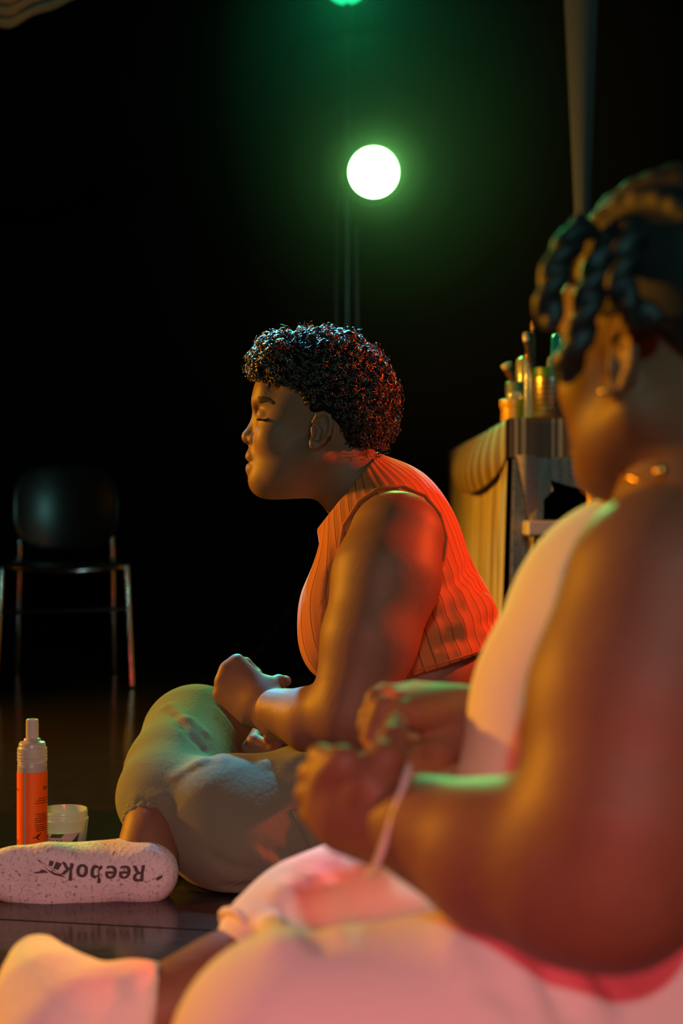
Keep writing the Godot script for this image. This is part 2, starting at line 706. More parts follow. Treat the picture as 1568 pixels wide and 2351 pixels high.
func person_in_profile() -> void:
	var eye := Vector3(0, EYE, 0)
	var t := thing("person", "person with short curly hair in a ribbed orange sleeveless top, sitting cross-legged with eyes closed", "person", Vector3(at(1000, 1900, 2.36).x, 0, -2.36))
	var X := Transform3D(Basis(), at(700, 950, 2.35))
	var tips := []

	# --- bare skin: head, neck, arms, waist, ankle, hands: one mesh
	var skin := Soup.new()
	var f := Field.new()
	head(f, X)
	f.cap(at(745, 1040, 2.35), at(850, 1150, 2.35), 0.056, 0.064, 0.03)
	f.ball(at(662, 1098, 2.35), Vector3(0.045, 0.027, 0.042), 0.03)
	f.plane(at(850, 1150, 2.35), Vector3(0.71, -0.71, 0))
	f.mesh(skin, 0.0029)
	f = Field.new()
	f.cap(at(800, 1096, 2.35), at(890, 1200, 2.36), 0.05, 0.06, 0.03)
	f.cap(at(880, 1190, 2.36), at(905, 1225, 2.22), 0.05, 0.055, 0.03)
	f.cap(at(880, 1190, 2.36), at(890, 1225, 2.5), 0.05, 0.055, 0.03)
	f.cap(at(890, 1200, 2.36), at(985, 1500, 2.36), 0.075, 0.085, 0.05)
	f.ball(at(978, 1535, 2.36), Vector3(0.093, 0.085, 0.135), 0.04)
	f.chain([[at(910, 1236, 2.19), 0.071], [at(887, 1325, 2.155), 0.0775], [at(848, 1470, 2.12), 0.068], [at(802, 1635, 2.105), 0.0545], [at(715, 1652, 2.14), 0.0455], [at(630, 1630, 2.19), 0.0325]], 0.015)
	f.chain([[at(880, 1225, 2.52), 0.058], [at(800, 1600, 2.6), 0.048], [at(735, 1712, 2.37), 0.028]], 0.03)
	f.chain([[at(350, 1850, 2.12), 0.032], [at(336, 1915, 2.08), 0.03], [at(318, 1965, 2.06), 0.033]], 0.02)
	f.cap(at(346, 1890, 2.09), at(362, 1968, 2.06), 0.027, 0.03, 0.02)
	f.mesh(skin, 0.0062)
	f = Field.new()                                             # near hand, bent at the wrist, resting on the far knee
	f.cap(at(650, 1636, 2.185), at(619, 1626, 2.205), 0.034, 0.03, 0.02)
	f.ball(at(582, 1602, 2.225), Vector3(0.03, 0.034, 0.024), 0.02)
	hand(f, at(613, 1634, 2.2), Vector3(-0.72, 0.58, -0.32), Vector3(-0.2, 0.15, 0.97), Vector3(0.6, 0.6, 0), 1.0, [[88, 95, 55], [88, 95, 55], [88, 95, 55], [88, 92, 55]], [[0.012, 0.014, 0.004], [0.024, 0.03, 0.01], [0.022, 0.042, 0.022], [0.018, 0.048, 0.036]], tips)
	f.mesh(skin, 0.0026)
	f = Field.new()                                             # far hand, a loose fist in the lap
	f.cap(at(755, 1720, 2.36), at(715, 1716, 2.3), 0.028, 0.027, 0.02)
	f.cap(at(600, 1686, 2.31), at(700, 1708, 2.315), 0.017, 0.027, 0.015)
	f.ball(at(655, 1716, 2.295), Vector3(0.034, 0.024, 0.024), 0.014)
	digits(f, [[597, 1682, 2.29, 0.0125], [583, 1702, 2.262, 0.0112], [628, 1717, 2.245, 0.0098], [657, 1733, 2.245, 0.0084]], 0.0035, tips)
	digits(f, [[588, 1692, 2.302, 0.0125], [572, 1716, 2.27, 0.0112], [612, 1733, 2.25, 0.0098], [642, 1747, 2.25, 0.0084]], 0.0035, tips)
	digits(f, [[580, 1704, 2.315, 0.012], [569, 1732, 2.28, 0.0105], [602, 1748, 2.262, 0.009], [630, 1758, 2.262, 0.008]], 0.0035, tips)
	digits(f, [[578, 1716, 2.325, 0.011], [572, 1744, 2.3, 0.0095], [600, 1758, 2.285, 0.0082], [622, 1764, 2.285, 0.0074]], 0.0035, tips)
	digits(f, [[694, 1702, 2.29, 0.0175], [660, 1691, 2.262, 0.0135], [634, 1688, 2.247, 0.0112], [618, 1690, 2.242, 0.0092]], 0.005, tips)
	f.mesh(skin, 0.0026)
	paint_skin(skin, Color(0.19, 0.1, 0.056), lips(X), Color(0.2, 0.058, 0.052), tips)
	part("body", skin, skin_material(), t)

	# --- brow and lashes
	var dark := stuff(rgb(0.012, 0.009, 0.007), 0.6)
	var rng := RandomNumberGenerator.new()
	rng.seed = 77
	var hf := Field.new()
	head(hf, X)
	var s := Soup.new()
	for i in 420:
		var u := rng.randf()
		var px := lerpf(592.0, 622.0, u)
		var py := lerpf(917.0, 924.0, u * u) + rng.randf_range(-7.0, 6.0) * (1.0 - 0.6 * u) - 4.0 * sin(u * PI)
		var p := hf.trace(eye, ray(px, py))
		var n := hf.normal(p)
		var along := Vector3(1, -0.25, 0.1)
		along = (along - n * along.dot(n)).normalized()
		s.tube([p, p + along * 0.003 + n * 0.0008, p + along * 0.006 + n * 0.0005], [0.0003, 0.00026, 0.00008], 4, false, false)
	part("eyebrow", s, dark, t)
	s = Soup.new()
	var lid := []
	for i in 9:
		var u := i / 8.0
		var p := hf.trace(eye, ray(lerpf(595, 616, u), 959.5 + 2.6 * sin(u * PI)))
		lid.append(p)
	s.tube(lid, 0.0007, 6)
	for i in 60:
		var u := rng.randf()
		var p: Vector3 = lid[int(u * 8)].lerp(lid[mini(int(u * 8) + 1, 8)], fposmod(u * 8, 1.0))
		var d := Vector3(-0.75 + 0.5 * u, -0.55, 0.55)
		s.tube([p, p + d * 0.004, p + d * 0.007 + Vector3(0, 0.001, 0)], [0.0004, 0.0003, 0.0001], 4, false, false)
	part("eyelashes", s, dark, t)

	# --- hair
	f = Field.new()
	f.ball(at(738, 910, 2.35), Vector3(0.1, 0.092, 0.078), 0.02)
	f.ball(at(797, 952, 2.35), Vector3(0.06, 0.073, 0.065), 0.03)
	f.ball(at(640, 848, 2.35), Vector3(0.031, 0.04, 0.06), 0.03)
	var round_ := Field.new()
	round_.ball(at(738, 910, 2.35), Vector3(0.1, 0.092, 0.078), 0.02)
	round_.ball(at(797, 952, 2.35), Vector3(0.06, 0.073, 0.065), 0.03)
	round_.ball(at(640, 848, 2.35), Vector3(0.031, 0.04, 0.06), 0.03)
	var whole := round_.all()
	f.ball(at(636, 1000, 2.35), Vector3(0.058, 0.078, 0.4), 0.008, 1)
	f.ball(at(735, 1042, 2.35), Vector3(0.043, 0.06, 0.4), 0.008, 1)
	f.ball(at(590, 945, 2.35), Vector3(0.03, 0.05, 0.4), 0.008, 1)
	s = Soup.new()
	f.mesh(s, 0.005)
	var hairy := stuff(rgb(0.015, 0.0095, 0.007), 0.36, 0.75)
	var cap := part("hair", s, stuff(rgb(0.012, 0.008, 0.006), 1.0, 0.05), t, "short dark curls")
	var inside := f.all()
	var lots := [[], [], [], []]
	for i in 4600:
		var v := rng.randi_range(0, s.pos.size() - 1)
		var p := s.pos[v]
		var n := s.nrm[v]
		if hf.dist(p + n * 0.006, hf.all()) < 0.005 or absf(round_.dist(p, whole)) > 0.004 or n.dot(p - at(735, 930, 2.35)) < 0.0:
			continue
		var q := Vector2(784 + p.x * FOCAL / -p.z, 1175 - (p.y - EYE) * FOCAL / -p.z)
		var high := clampf((975.0 - q.y) / 150.0 + (q.x - 760.0) / 260.0, 0.0, 1.0)      # longer on the crown, cut close round the ears
		if q.x < 660.0:
			high = maxf(high, clampf((900.0 - q.y) / 60.0, 0.0, 1.0))
		var out := rng.randf_range(-0.001, lerpf(0.004, 0.0155, high))
		var axis := (n * rng.randf_range(0.2, 1.0) + Vector3(rng.randf_range(-1, 1), rng.randf_range(-1, 1), rng.randf_range(-1, 1)) * 0.55).normalized()
		var b := Basis(Quaternion(Vector3.UP, axis)) * Basis(Vector3.UP, rng.randf() * TAU)
		var k := lerpf(0.36, 1.2, high) * rng.randf_range(0.75, 1.2)
		if high < 0.3:
			k *= 0.8
		lots[rng.randi_range(0, 3)].append(Transform3D(b.scaled(Vector3(k, k, k)), p + n * out - t.position))
	var kinds := [curl_mesh(0.0068, 2.3, 0.0055, 0.00125, 0.55), curl_mesh(0.0055, 3.0, 0.012, 0.0011, 0.2), curl_mesh(0.0075, 1.6, 0.004, 0.0012, 0.35), curl_mesh(0.0046, 3.4, 0.011, 0.001, 0.45)]
	for i in 4:
		scatter("curls", kinds[i], hairy, lots[i], cap)
		cap.get_child(cap.get_child_count() - 1).position = t.position
	var wisp := []                                              # stray springs that catch the back light
	for i in 650:
		var v := rng.randi_range(0, s.pos.size() - 1)
		var n := s.nrm[v]
		var p := s.pos[v]
		if absf(round_.dist(p, whole)) > 0.004 or hf.dist(p, hf.all()) < 0.006 or n.dot(p - at(735, 930, 2.35)) < 0.02 or p.y < at(0, 930, 2.35).y and p.x < at(820, 0, 2.35).x:
			continue
		var axis := (n + Vector3(rng.randf_range(-1, 1), rng.randf_range(-1, 1), rng.randf_range(-1, 1)) * 0.7).normalized()
		var k := rng.randf_range(0.6, 1.1)
		wisp.append(Transform3D((Basis(Quaternion(Vector3.UP, axis)) * Basis(Vector3.UP, rng.randf() * TAU)).scaled(Vector3(k, k * rng.randf_range(1.0, 1.8), k)), p + n * rng.randf_range(0.012, 0.022) - t.position))
	scatter("wisps", curl_mesh(0.0042, 2.2, 0.013, 0.00036, 0.1), hairy, wisp, cap)
	cap.get_child(cap.get_child_count() - 1).position = t.position

	# --- ribbed sleeveless top with a stand-up collar
	f = Field.new()
	f.ball(at(885, 1185, 2.36), Vector3(0.078, 0.085, 0.128), 0.04)
	f.ball(at(918, 1310, 2.36), Vector3(0.108, 0.15, 0.142), 0.04)
	f.ball(at(988, 1440, 2.36), Vector3(0.11, 0.105, 0.142), 0.05)
	f.ball(at(985, 1520, 2.36), Vector3(0.107, 0.085, 0.146), 0.04)
	for s1 in [-1.0, 1.0]:
		f.ball(at(773, 1432, 2.36 - s1 * 0.068), Vector3(0.06, 0.089, 0.066), 0.035, 0, Basis(Vector3.FORWARD, 0.16))
		f.cap(at(835, 1200, 2.36 - s1 * 0.05), at(795, 1370, 2.36 - s1 * 0.06), 0.058, 0.058, 0.04)
	f.cap(at(800, 1112, 2.35), at(875, 1185, 2.355), 0.067, 0.079, 0.03)
	f.cap(at(765, 1170, 2.35), at(800, 1250, 2.35), 0.03, 0.04, 0.02)
	f.plane(at(795, 1130, 2.35), Vector3(-0.78, 0.62, 0), 0.002)
	f.cap(at(800, 1100, 2.35), at(745, 1045, 2.35), 0.0605, 0.066, 0.002, 1)
	f.plane(at(1035, 1516, 2.3), Vector3(0.3, -0.955, 0.05), 0.002)
	f.cap(at(905, 1236, 2.0), at(905, 1236, 2.215), 0.0765, 0.0765, 0.004, 1)
	folds(f, [[[985, 1330], [1040, 1350], [1085, 1300]], [[960, 1425], [1020, 1408], [1075, 1375], [1105, 1345]], [[945, 1495], [1010, 1470], [1080, 1440], [1130, 1420]], [[1000, 1480], [1050, 1466], [1095, 1462]], [[775, 1260], [768, 1320], [762, 1380], [766, 1420]]], 0.012, 0.0042, 0.012)
	ridges(f, [[[1005, 1400], [1060, 1380], [1110, 1370]], [[1000, 1462], [1060, 1440], [1125, 1400]], [[1050, 1270], [1075, 1262]]], 0.016, 0.0035, 0.016)
	s = Soup.new()
	f.mesh(s, 0.0046)
	var low := at(985, 1540, 2.36)
	var axis := (at(855, 1150, 2.36) - low).normalized()
	var front := axis.cross(Vector3(0, 0, 1)).normalized()
	if front.x > 0:
		front = -front
	for p in s.pos:
		var q := p - low
		q -= axis * q.dot(axis)
		s.uv.append(Vector2(atan2(q.dot(front), q.z) / TAU * 46.0, (p - low).dot(axis) * 40.0))
	var im := Image.create(64, 16, false, Image.FORMAT_L8)
	for x in 64:
		var e := absf(x - 32.0)
		var v := clampf(e / 4.0, 0.0, 1.0)
		v = 0.15 + 0.75 * v + 0.1 * cos((x - 32.0) / 64.0 * TAU)
		for y in 16:
			im.set_pixel(x, y, Color(v, v, v))
	var knit := stuff(rgb(0.46, 0.165, 0.042), 0.88, 0.3)
	knit.rim_enabled = true
	knit.rim = 0.3
	knit.heightmap_enabled = true
	knit.heightmap_texture = ImageTexture.create_from_image(im)
	knit.heightmap_scale = 0.4
	var top := part("ribbed_top", s, knit, t, "orange ribbed sleeveless top with stand-up collar")
	var plain := stuff(rgb(0.4, 0.14, 0.035), 0.9, 0.3)
	part("armhole_binding", seam(f, [[790, 1330], [779, 1268], [790, 1205], [826, 1150], [870, 1122], [925, 1116], [975, 1137], [1010, 1180], [1026, 1236], [1019, 1290], [992, 1325]], 0.0034, 0.0004), plain, top)
	part("hem", seam(f, [[925, 1548], [985, 1531], [1050, 1511], [1110, 1491], [1150, 1474]], 0.0016, 0.0), plain, top)

	# --- loose olive trousers gathered at the ankle
	f = Field.new()
	f.ball(at(1005, 1705, 2.38), Vector3(0.125, 0.12, 0.178), 0.05)
	f.chain([[at(1010, 1850, 2.25), 0.112], [at(760, 1862, 2.17), 0.096], [at(505, 1884, 2.135), 0.084]], 0.05)
	f.chain([[at(505, 1884, 2.135), 0.082], [at(560, 1945, 2.1), 0.063], [at(840, 1950, 2.2), 0.06]], 0.05)
	f.chain([[at(960, 1750, 2.5), 0.105], [at(640, 1712, 2.5), 0.085], [at(462, 1692, 2.45), 0.07]], 0.05)
	f.chain([[at(458, 1695, 2.44), 0.07], [at(402, 1780, 2.25), 0.062], [at(365, 1825, 2.16), 0.046], [at(352, 1846, 2.125), 0.037]], 0.04)
	f.plane(at(1005, 1568, 2.25), Vector3(0.03, 1, 0.02), 0.003)
	f.plane(Vector3(0, 0.002, 0), Vector3(0, -1, 0), 0.003)
	f.cap(at(440, 1690, 2.4), at(362, 1835, 2.15), 0.074, 0.044, 0.05)
	folds(f, [[[381, 1627], [420, 1668], [445, 1697]], [[447, 1700], [470, 1722], [490, 1742]], [[500, 1618], [545, 1668], [580, 1720]], [[535, 1612], [575, 1650], [605, 1690]], [[405, 1795], [440, 1768], [490, 1748]], [[590, 1942], [640, 1965], [668, 1983]], [[640, 1990], [700, 1985], [735, 2000]], [[310, 1850], [312, 1885]], [[333, 1845], [338, 1880]], [[355, 1846], [362, 1878]], [[322, 1862], [326, 1890]], [[345, 1866], [350, 1888]], [[515, 2035], [570, 2036], [620, 2024]], [[480, 1960], [520, 1985], [560, 1998]], [[700, 1870], [715, 1920], [735, 1960], [752, 1985]]], 0.007, 0.003, 0.008)
	ridges(f, [[[386, 1622], [430, 1652], [470, 1680]], [[410, 1786], [455, 1755], [500, 1748]], [[312, 1838], [305, 1880]], [[343, 1838], [344, 1882]], [[367, 1835], [372, 1876]], [[610, 1750], [680, 1742], [745, 1730]], [[655, 1757], [700, 1738]], [[735, 1862], [748, 1920], [768, 1965]], [[590, 1965], [640, 1990], [690, 2000]]], 0.009, 0.002, 0.012)
	s = Soup.new()
	f.mesh(s, 0.0058)
	var olive := cloth_material(rgb(0.16, 0.185, 0.125), 110.0, 0.3)
	var trousers := part("trousers", s, olive, t, "loose olive trousers with elastic cuffs")
	s = Soup.new()                                              # elastic hem, gathered in small pleats
	var hd := (at(352, 1846, 2.125) - at(336, 1915, 2.08)).normalized()
	var hu := (Vector3(1, 0, 0) - hd * hd.x).normalized()
	var hv := hd.cross(hu)
	for row in 3:
		var loop := []
		var c := at(346, 1878, 2.103) + hd * (0.008 * (1 - row))
		for i in 72:
			var a := TAU * i / 72
			loop.append(c + (hu * cos(a) + hv * sin(a)) * (0.034 + 0.0018 * sin(a * 17.0 + row * 0.6)) + hd * 0.0012 * sin(a * 9.0))
		s.tube(loop, 0.0052, 8, true)
	part("elastic_cuff", s, olive, trousers)
	part("pocket_seam", seam(f, [[670, 1862], [690, 1905], [712, 1948], [735, 1985]], 0.0016, 0.0), olive, trousers)
	part("pocket_flap_seam", seam(f, [[668, 1860], [690, 1850], [715, 1846]], 0.0018, 0.0), olive, trousers)
	part("inner_seam", seam(f, [[520, 2040], [580, 2008], [650, 1985], [720, 1978]], 0.0011, 0.0), olive, trousers)
	part("waistband_seam", seam(f, [[930, 1574], [1000, 1572], [1060, 1574], [1090, 1578]], 0.0022, 0.0), olive, trousers)

	# --- white ankle sock, sole to the camera
	f = Field.new()
	f.chain([[at(338, 2003, 2.035), 0.036], [at(205, 2016, 2.032), 0.0355], [at(108, 2017, 2.02), 0.0445], [at(25, 2010, 2.015), 0.036], [at(-25, 2006, 2.01), 0.028]], 0.02)
	f.ball(at(337, 2002, 2.05), Vector3(0.037, 0.037, 0.045), 0.03)
	f.cap(at(285, 1985, 2.06), at(120, 1990, 2.055), 0.036, 0.03, 0.02)
	f.plane(at(200, 2000, 2.0), Vector3(-0.04, 0.05, 1), 0.03)
	f.ball(at(40, 2000, 1.99), Vector3(0.012, 0.03, 0.012), 0.02, 1)
	s = Soup.new()
	f.mesh(s, 0.0036)
	var grime := FastNoiseLite.new()
	grime.noise_type = FastNoiseLite.TYPE_CELLULAR
	grime.frequency = 330.0
	grime.seed = 3
	var grey := FastNoiseLite.new()
	grey.frequency = 45.0
	grey.seed = 8
	var ramp := Gradient.new()
	ramp.offsets = PackedFloat32Array([0.0, 0.2, 0.3, 1.0])
	ramp.colors = PackedColorArray([rgb(0.1, 0.09, 0.09), rgb(0.3, 0.28, 0.28), rgb(0.72, 0.7, 0.7), rgb(0.78, 0.76, 0.76)])
	var speckle := noise_tex(0.03, 512, 4, 21)
	speckle.color_ramp = ramp
	var wool := stuff(Color.WHITE, 0.93, 0.25)
	wool.albedo_texture = speckle
	wool.rim_enabled = true
	wool.rim = 0.3
	bumpy(wool, noise_tex(0.05, 256, 4, 31, true, 6.0), 9.0, 0.35)
	var sock := part("sock", s, wool, t, "white ankle sock with a grey printed sole")
	s = Soup.new()
	var word := lettering("Reebok", 0.031)
	var ink := stuff(rgb(0.1, 0.085, 0.085), 0.95, 0.2)
	for p in word.pos:
		var u := Vector2(-p.x * 1.04, p.y) * 1700.0                     # upside down, as the foot lies
		var hit := f.trace(eye, ray(238 + u.x - 0.12 * u.y, 2005 + u.y + u.x * 0.035 + u.x * u.x * -0.0006))
		s.vert(hit + Vector3(0, 0, 0.0007))
	for i in range(0, word.idx.size(), 3):
		s.tri(word.idx[i], word.idx[i + 2], word.idx[i + 1])
	for poly in [[[85, 1972], [92, 1974.5], [126, 1998], [136, 2006], [152.7, 2014.6], [124, 2008], [112, 2000]], [[77.7, 2003], [102, 1996], [112.5, 2003], [80, 2005]], [[115, 1975], [124.5, 1976.5], [120.5, 1988.5], [111, 1986]], [[128.6, 1977.7], [143, 1981.7], [134, 1997], [122, 1993.7]], [[258, 1960], [263, 1952], [264, 1955], [260, 1962]], [[358, 2016], [364, 2011], [368, 2013], [373, 2008], [373, 2014], [366, 2019], [361, 2021]]]:
		var first := s.pos.size()
		for p in poly:
			s.vert(f.trace(eye, ray(p[0], p[1])) + Vector3(0, 0, 0.0007))
		for i in poly.size() - 2:
			s.tri(first, first + i + 1, first + i + 2)
	part("printed_lettering", s, ink, sock, "grey printed lettering and mark")

func person_in_front() -> void:
	var t := thing("person", "blurred foreground person in cream tank top and white trousers, seen from behind", "person", Vector3(at(1500, 2300, 1.2).x, 0, -1.2))
	var fwd := Vector3(-0.62, -0.1, -0.78).normalized()
	var left := Vector3(-0.783, 0, 0.622)
	var up := left.cross(fwd).normalized()
	if up.y < 0:
		up = -up
	var X := Transform3D(Basis(-fwd, up, left), Vector3.ZERO)
	X.origin = at(1432, 822, 1.165) - X.basis * face_point(738, 990, 0.075)
	var tips := []
	var skin := Soup.new()
	var f := Field.new()
	head(f, X)
	f.cap(X * face_point(770, 1030), at(1660, 1200, 1.2), 0.054, 0.06, 0.03)
	f.mesh(skin, 0.0042)
	f = Field.new()
	f.cap(at(1600, 1090, 1.21), at(1660, 1260, 1.2), 0.05, 0.06, 0.03)
	f.cap(at(1650, 1250, 1.2), at(1575, 1330, 1.1), 0.055, 0.06, 0.04)
	f.cap(at(1650, 1250, 1.22), at(1760, 1330, 1.4), 0.06, 0.06, 0.04)
	f.cap(at(1650, 1280, 1.22), at(1560, 1900, 1.26), 0.09, 0.1, 0.05)
	f.chain([[at(1548, 1362, 1.085), 0.081], [at(1490, 1620, 1.07), 0.085], [at(1430, 1900, 1.04), 0.073], [at(1400, 2005, 1.035), 0.064], [at(1300, 2000, 1.05), 0.06], [at(1130, 1962, 1.085), 0.0525], [at(985, 1908, 1.12), 0.038], [at(890, 1882, 1.14), 0.0285]], 0.02)
	f.chain([[at(1745, 1350, 1.42), 0.06], [at(1500, 1850, 1.62), 0.05], [at(1250, 1700, 1.45), 0.042], [at(1100, 1668, 1.365), 0.028]], 0.04)
	f.chain([[at(640, 2180, 1.41), 0.042], [at(500, 2258, 1.385), 0.037], [at(395, 2312, 1.36), 0.0335], [at(330, 2345, 1.35), 0.036]], 0.03)
	f.mesh(skin, 0.0075)
	f = Field.new()                                             # near hand: back to the camera, thumb up
	f.cap(at(915, 1888, 1.135), at(880, 1880, 1.145), 0.03, 0.027, 0.02)
	for k in [[790, 1752, 1.15], [760, 1776, 1.158], [744, 1816, 1.163], [742, 1858, 1.163]]:
		f.cap(at(872, 1868 + (k[1] - 1800) * 0.3, 1.147), at(k[0], k[1], k[2]), 0.0215, 0.0145, 0.014)
	f.cap(at(862, 1905, 1.145), at(790, 1895, 1.155), 0.024, 0.021, 0.02)
	digits(f, [[790, 1752, 1.15, 0.0115], [736, 1738, 1.185, 0.0105], [756, 1772, 1.222, 0.0092], [785, 1782, 1.235, 0.0082]], 0.0035, tips)
	digits(f, [[760, 1776, 1.158, 0.0118], [714, 1776, 1.195, 0.0105], [746, 1806, 1.228, 0.0092], [775, 1812, 1.238, 0.0082]], 0.0035, tips)
	digits(f, [[744, 1816, 1.163, 0.0115], [706, 1822, 1.197, 0.0102], [744, 1842, 1.228, 0.009], [770, 1846, 1.236, 0.008]], 0.0035, tips)
	digits(f, [[742, 1858, 1.163, 0.0105], [714, 1868, 1.193, 0.0092], [745, 1880, 1.22, 0.0082], [768, 1882, 1.23, 0.0074]], 0.0035, tips)
	digits(f, [[850, 1806, 1.14, 0.02], [884, 1748, 1.15, 0.0142], [902, 1702, 1.17, 0.0116], [910, 1662, 1.19, 0.0096]], 0.008, tips)
	f.mesh(skin, 0.0035)
	f = Field.new()                                             # far hand: fingers pointing down onto the other thumb
	f.cap(at(1130, 1672, 1.375), at(1080, 1664, 1.36), 0.03, 0.028, 0.02)
	for k in [[946, 1642, 1.312], [932, 1618, 1.33], [936, 1604, 1.352], [950, 1600, 1.374]]:
		f.cap(at(1078, 1652, 1.358), at(k[0], k[1], k[2]), 0.024, 0.0155, 0.014)
	digits(f, [[946, 1642, 1.312, 0.0118], [880, 1626, 1.292, 0.0108], [858, 1682, 1.275, 0.0096], [870, 1722, 1.265, 0.0084]], 0.0035, tips)
	digits(f, [[932, 1616, 1.33, 0.012], [868, 1606, 1.314, 0.011], [846, 1664, 1.298, 0.0098], [856, 1708, 1.288, 0.0086]], 0.0035, tips)
	digits(f, [[936, 1602, 1.352, 0.0118], [878, 1596, 1.342, 0.0106], [848, 1642, 1.326, 0.0094], [846, 1692, 1.316, 0.0084]], 0.0035, tips)
	digits(f, [[950, 1600, 1.374, 0.0108], [900, 1594, 1.366, 0.0095], [868, 1624, 1.352, 0.0085], [856, 1664, 1.344, 0.0076]], 0.0035, tips)
	digits(f, [[1062, 1694, 1.338, 0.0195], [1000, 1732, 1.312, 0.0145], [942, 1736, 1.292, 0.0116], [896, 1726, 1.276, 0.0096]], 0.008, tips)
	f.mesh(skin, 0.0035)
	paint_skin(skin, Color(0.21, 0.1, 0.055), lips(X), Color(0.25, 0.09, 0.07), tips)
	part("body", skin, skin_material(), t)

	# --- dark hair drawn back in rows, with two twists hanging at the temple
	var hairy := stuff(rgb(0.011, 0.0105, 0.0105), 0.55, 0.5)
	f = Field.new()
	f.ball(X * face_point(748, 898), Vector3(0.102, 0.094, 0.081), 0.02, 0, X.basis)
	f.ball(X * face_point(820, 930), Vector3(0.06, 0.075, 0.066), 0.03, 0, X.basis)
	f.ball(X * face_point(632, 1000), Vector3(0.058, 0.085, 0.4), 0.008, 1, X.basis)
	f.ball(X * face_point(733, 1035), Vector3(0.047, 0.066, 0.4), 0.008, 1, X.basis)
	for i in 7:                                                 # rows combed back from the brow
		var z := -0.06 + 0.02 * i
		var pts := []
		for j in 9:
			var a := lerpf(0.25, 2.6, j / 8.0)
			var wide := sqrt(maxf(0.05, 1.0 - pow(z / 0.084, 2.0)))
			pts.append([X * (face_point(748, 898) + Vector3(-cos(a) * 0.1 * wide, sin(a) * 0.092 * wide, z)), 0.0075])
		f.chain(pts, 0.004)
	var s := Soup.new()
	f.mesh(s, 0.005)
	var cap := part("hair", s, hairy, t, "dark hair in rows with hanging twists")
	for path in [[[1345, 520, 1.19], [1300, 570, 1.17], [1272, 630, 1.165], [1260, 690, 1.165], [1262, 738, 1.167]], [[1400, 560, 1.165], [1372, 620, 1.15], [1352, 690, 1.145], [1335, 760, 1.145], [1312, 820, 1.15], [1296, 850, 1.16]], [[1460, 530, 1.15], [1430, 600, 1.135], [1425, 660, 1.13], [1450, 712, 1.128], [1500, 735, 1.13]]]:
		f = Field.new()
		var c := Curve3D.new()
		for p in path:
			c.add_point(at(p[0], p[1], p[2]))
		var len := c.get_baked_length()
		var n := int(len / 0.0075)
		for i in n:
			var p := c.sample_baked(len * i / n)
			var q := c.sample_baked(len * (i + 1.0) / n)
			var dir := (q - p).normalized()
			var side := dir.cross(Vector3(0, 0, 1)).normalized()
			for k in 2:
				var an := i * 0.9 + k * PI
				var off := (side * cos(an) + dir.cross(side) * sin(an)) * 0.0055
				var off2 := (side * cos(an + 0.9) + dir.cross(side) * sin(an + 0.9)) * 0.0055
				f.cap(p + off, q + off2, 0.0078, 0.0078, 0.002)
		s = Soup.new()
		f.mesh(s, 0.0035)
		part("hair_twist", s, hairy, cap)

	# --- cream tank top
	f = Field.new()
	f.ball(at(1470, 1520, 1.3), Vector3(0.125, 0.15, 0.13), 0.04)
	f.ball(at(1420, 1850, 1.3), Vector3(0.145, 0.13, 0.125), 0.05)
	f.ball(at(1232, 1652, 1.285), Vector3(0.0555, 0.083, 0.07), 0.03, 0, Basis(Vector3.FORWARD, -0.12))
	f.ball(at(1260, 1600, 1.42), Vector3(0.055, 0.08, 0.06), 0.03)
	f.cap(at(1330, 1480, 1.25), at(1600, 1230, 1.16), 0.045, 0.03, 0.04)
	f.cap(at(1548, 1362, 1.0), at(1548, 1362, 1.19), 0.085, 0.085, 0.006, 1)
	s = Soup.new()
	f.mesh(s, 0.007)
	part("tank_top", s, cloth_material(rgb(0.78, 0.7, 0.55), 110.0, 0.2), t, "cream tank top")

	# --- wide white trousers
	f = Field.new()
	f.ball(at(1540, 2180, 1.26), Vector3(0.17, 0.13, 0.15), 0.05)
	f.chain([[at(1500, 2460, 1.14), 0.1], [at(1080, 2440, 1.11), 0.1], [at(690, 2445, 1.1), 0.09]], 0.05)
	f.chain([[at(690, 2445, 1.1), 0.085], [at(760, 2520, 1.16), 0.055], [at(1150, 2440, 1.3), 0.055]], 0.05)
	f.chain([[at(1560, 2080, 1.42), 0.1], [at(1240, 2050, 1.47), 0.085], [at(1010, 2010, 1.5), 0.07]], 0.05)
	f.chain([[at(1010, 2012, 1.5), 0.07], [at(850, 2075, 1.46), 0.061], [at(700, 2122, 1.43), 0.053], [at(606, 2168, 1.408), 0.0455]], 0.04)
	f.plane(Vector3(0, 0.003, 0), Vector3(0, -1, 0), 0.003)
	folds(f, [[[655, 2050], [690, 2085], [720, 2130], [735, 2160]], [[1060, 2130], [1090, 2180], [1110, 2250]], [[1120, 2160], [1160, 2240], [1180, 2300]], [[1240, 2190], [1270, 2260], [1300, 2330]], [[1330, 2210], [1380, 2270], [1420, 2330]]], 0.01, 0.004, 0.012)
	ridges(f, [[[648, 2052], [688, 2085], [712, 2140]], [[585, 2112], [622, 2122], [640, 2165]], [[720, 2020], [745, 2060], [770, 2110]]], 0.015, 0.006, 0.01)
	ridges(f, [[[668, 2046], [700, 2075], [740, 2125]], [[1040, 2130], [1062, 2175], [1080, 2230]], [[1140, 2165], [1170, 2240]], [[1300, 2210], [1340, 2265], [1400, 2330]]], 0.011, 0.003, 0.014)
	s = Soup.new()
	f.mesh(s, 0.0075)
	var white := cloth_material(rgb(0.76, 0.69, 0.66), 90.0, 0.25)
	var wide := part("trousers", s, white, t, "wide white trousers")
	s = Soup.new()
	var hc := at(578, 2182, 1.403)
	var hd := (at(588, 2176, 1.405) - at(500, 2240, 1.385)).normalized()
	var hu := (Vector3.UP - hd * hd.y).normalized()
	var hem := []
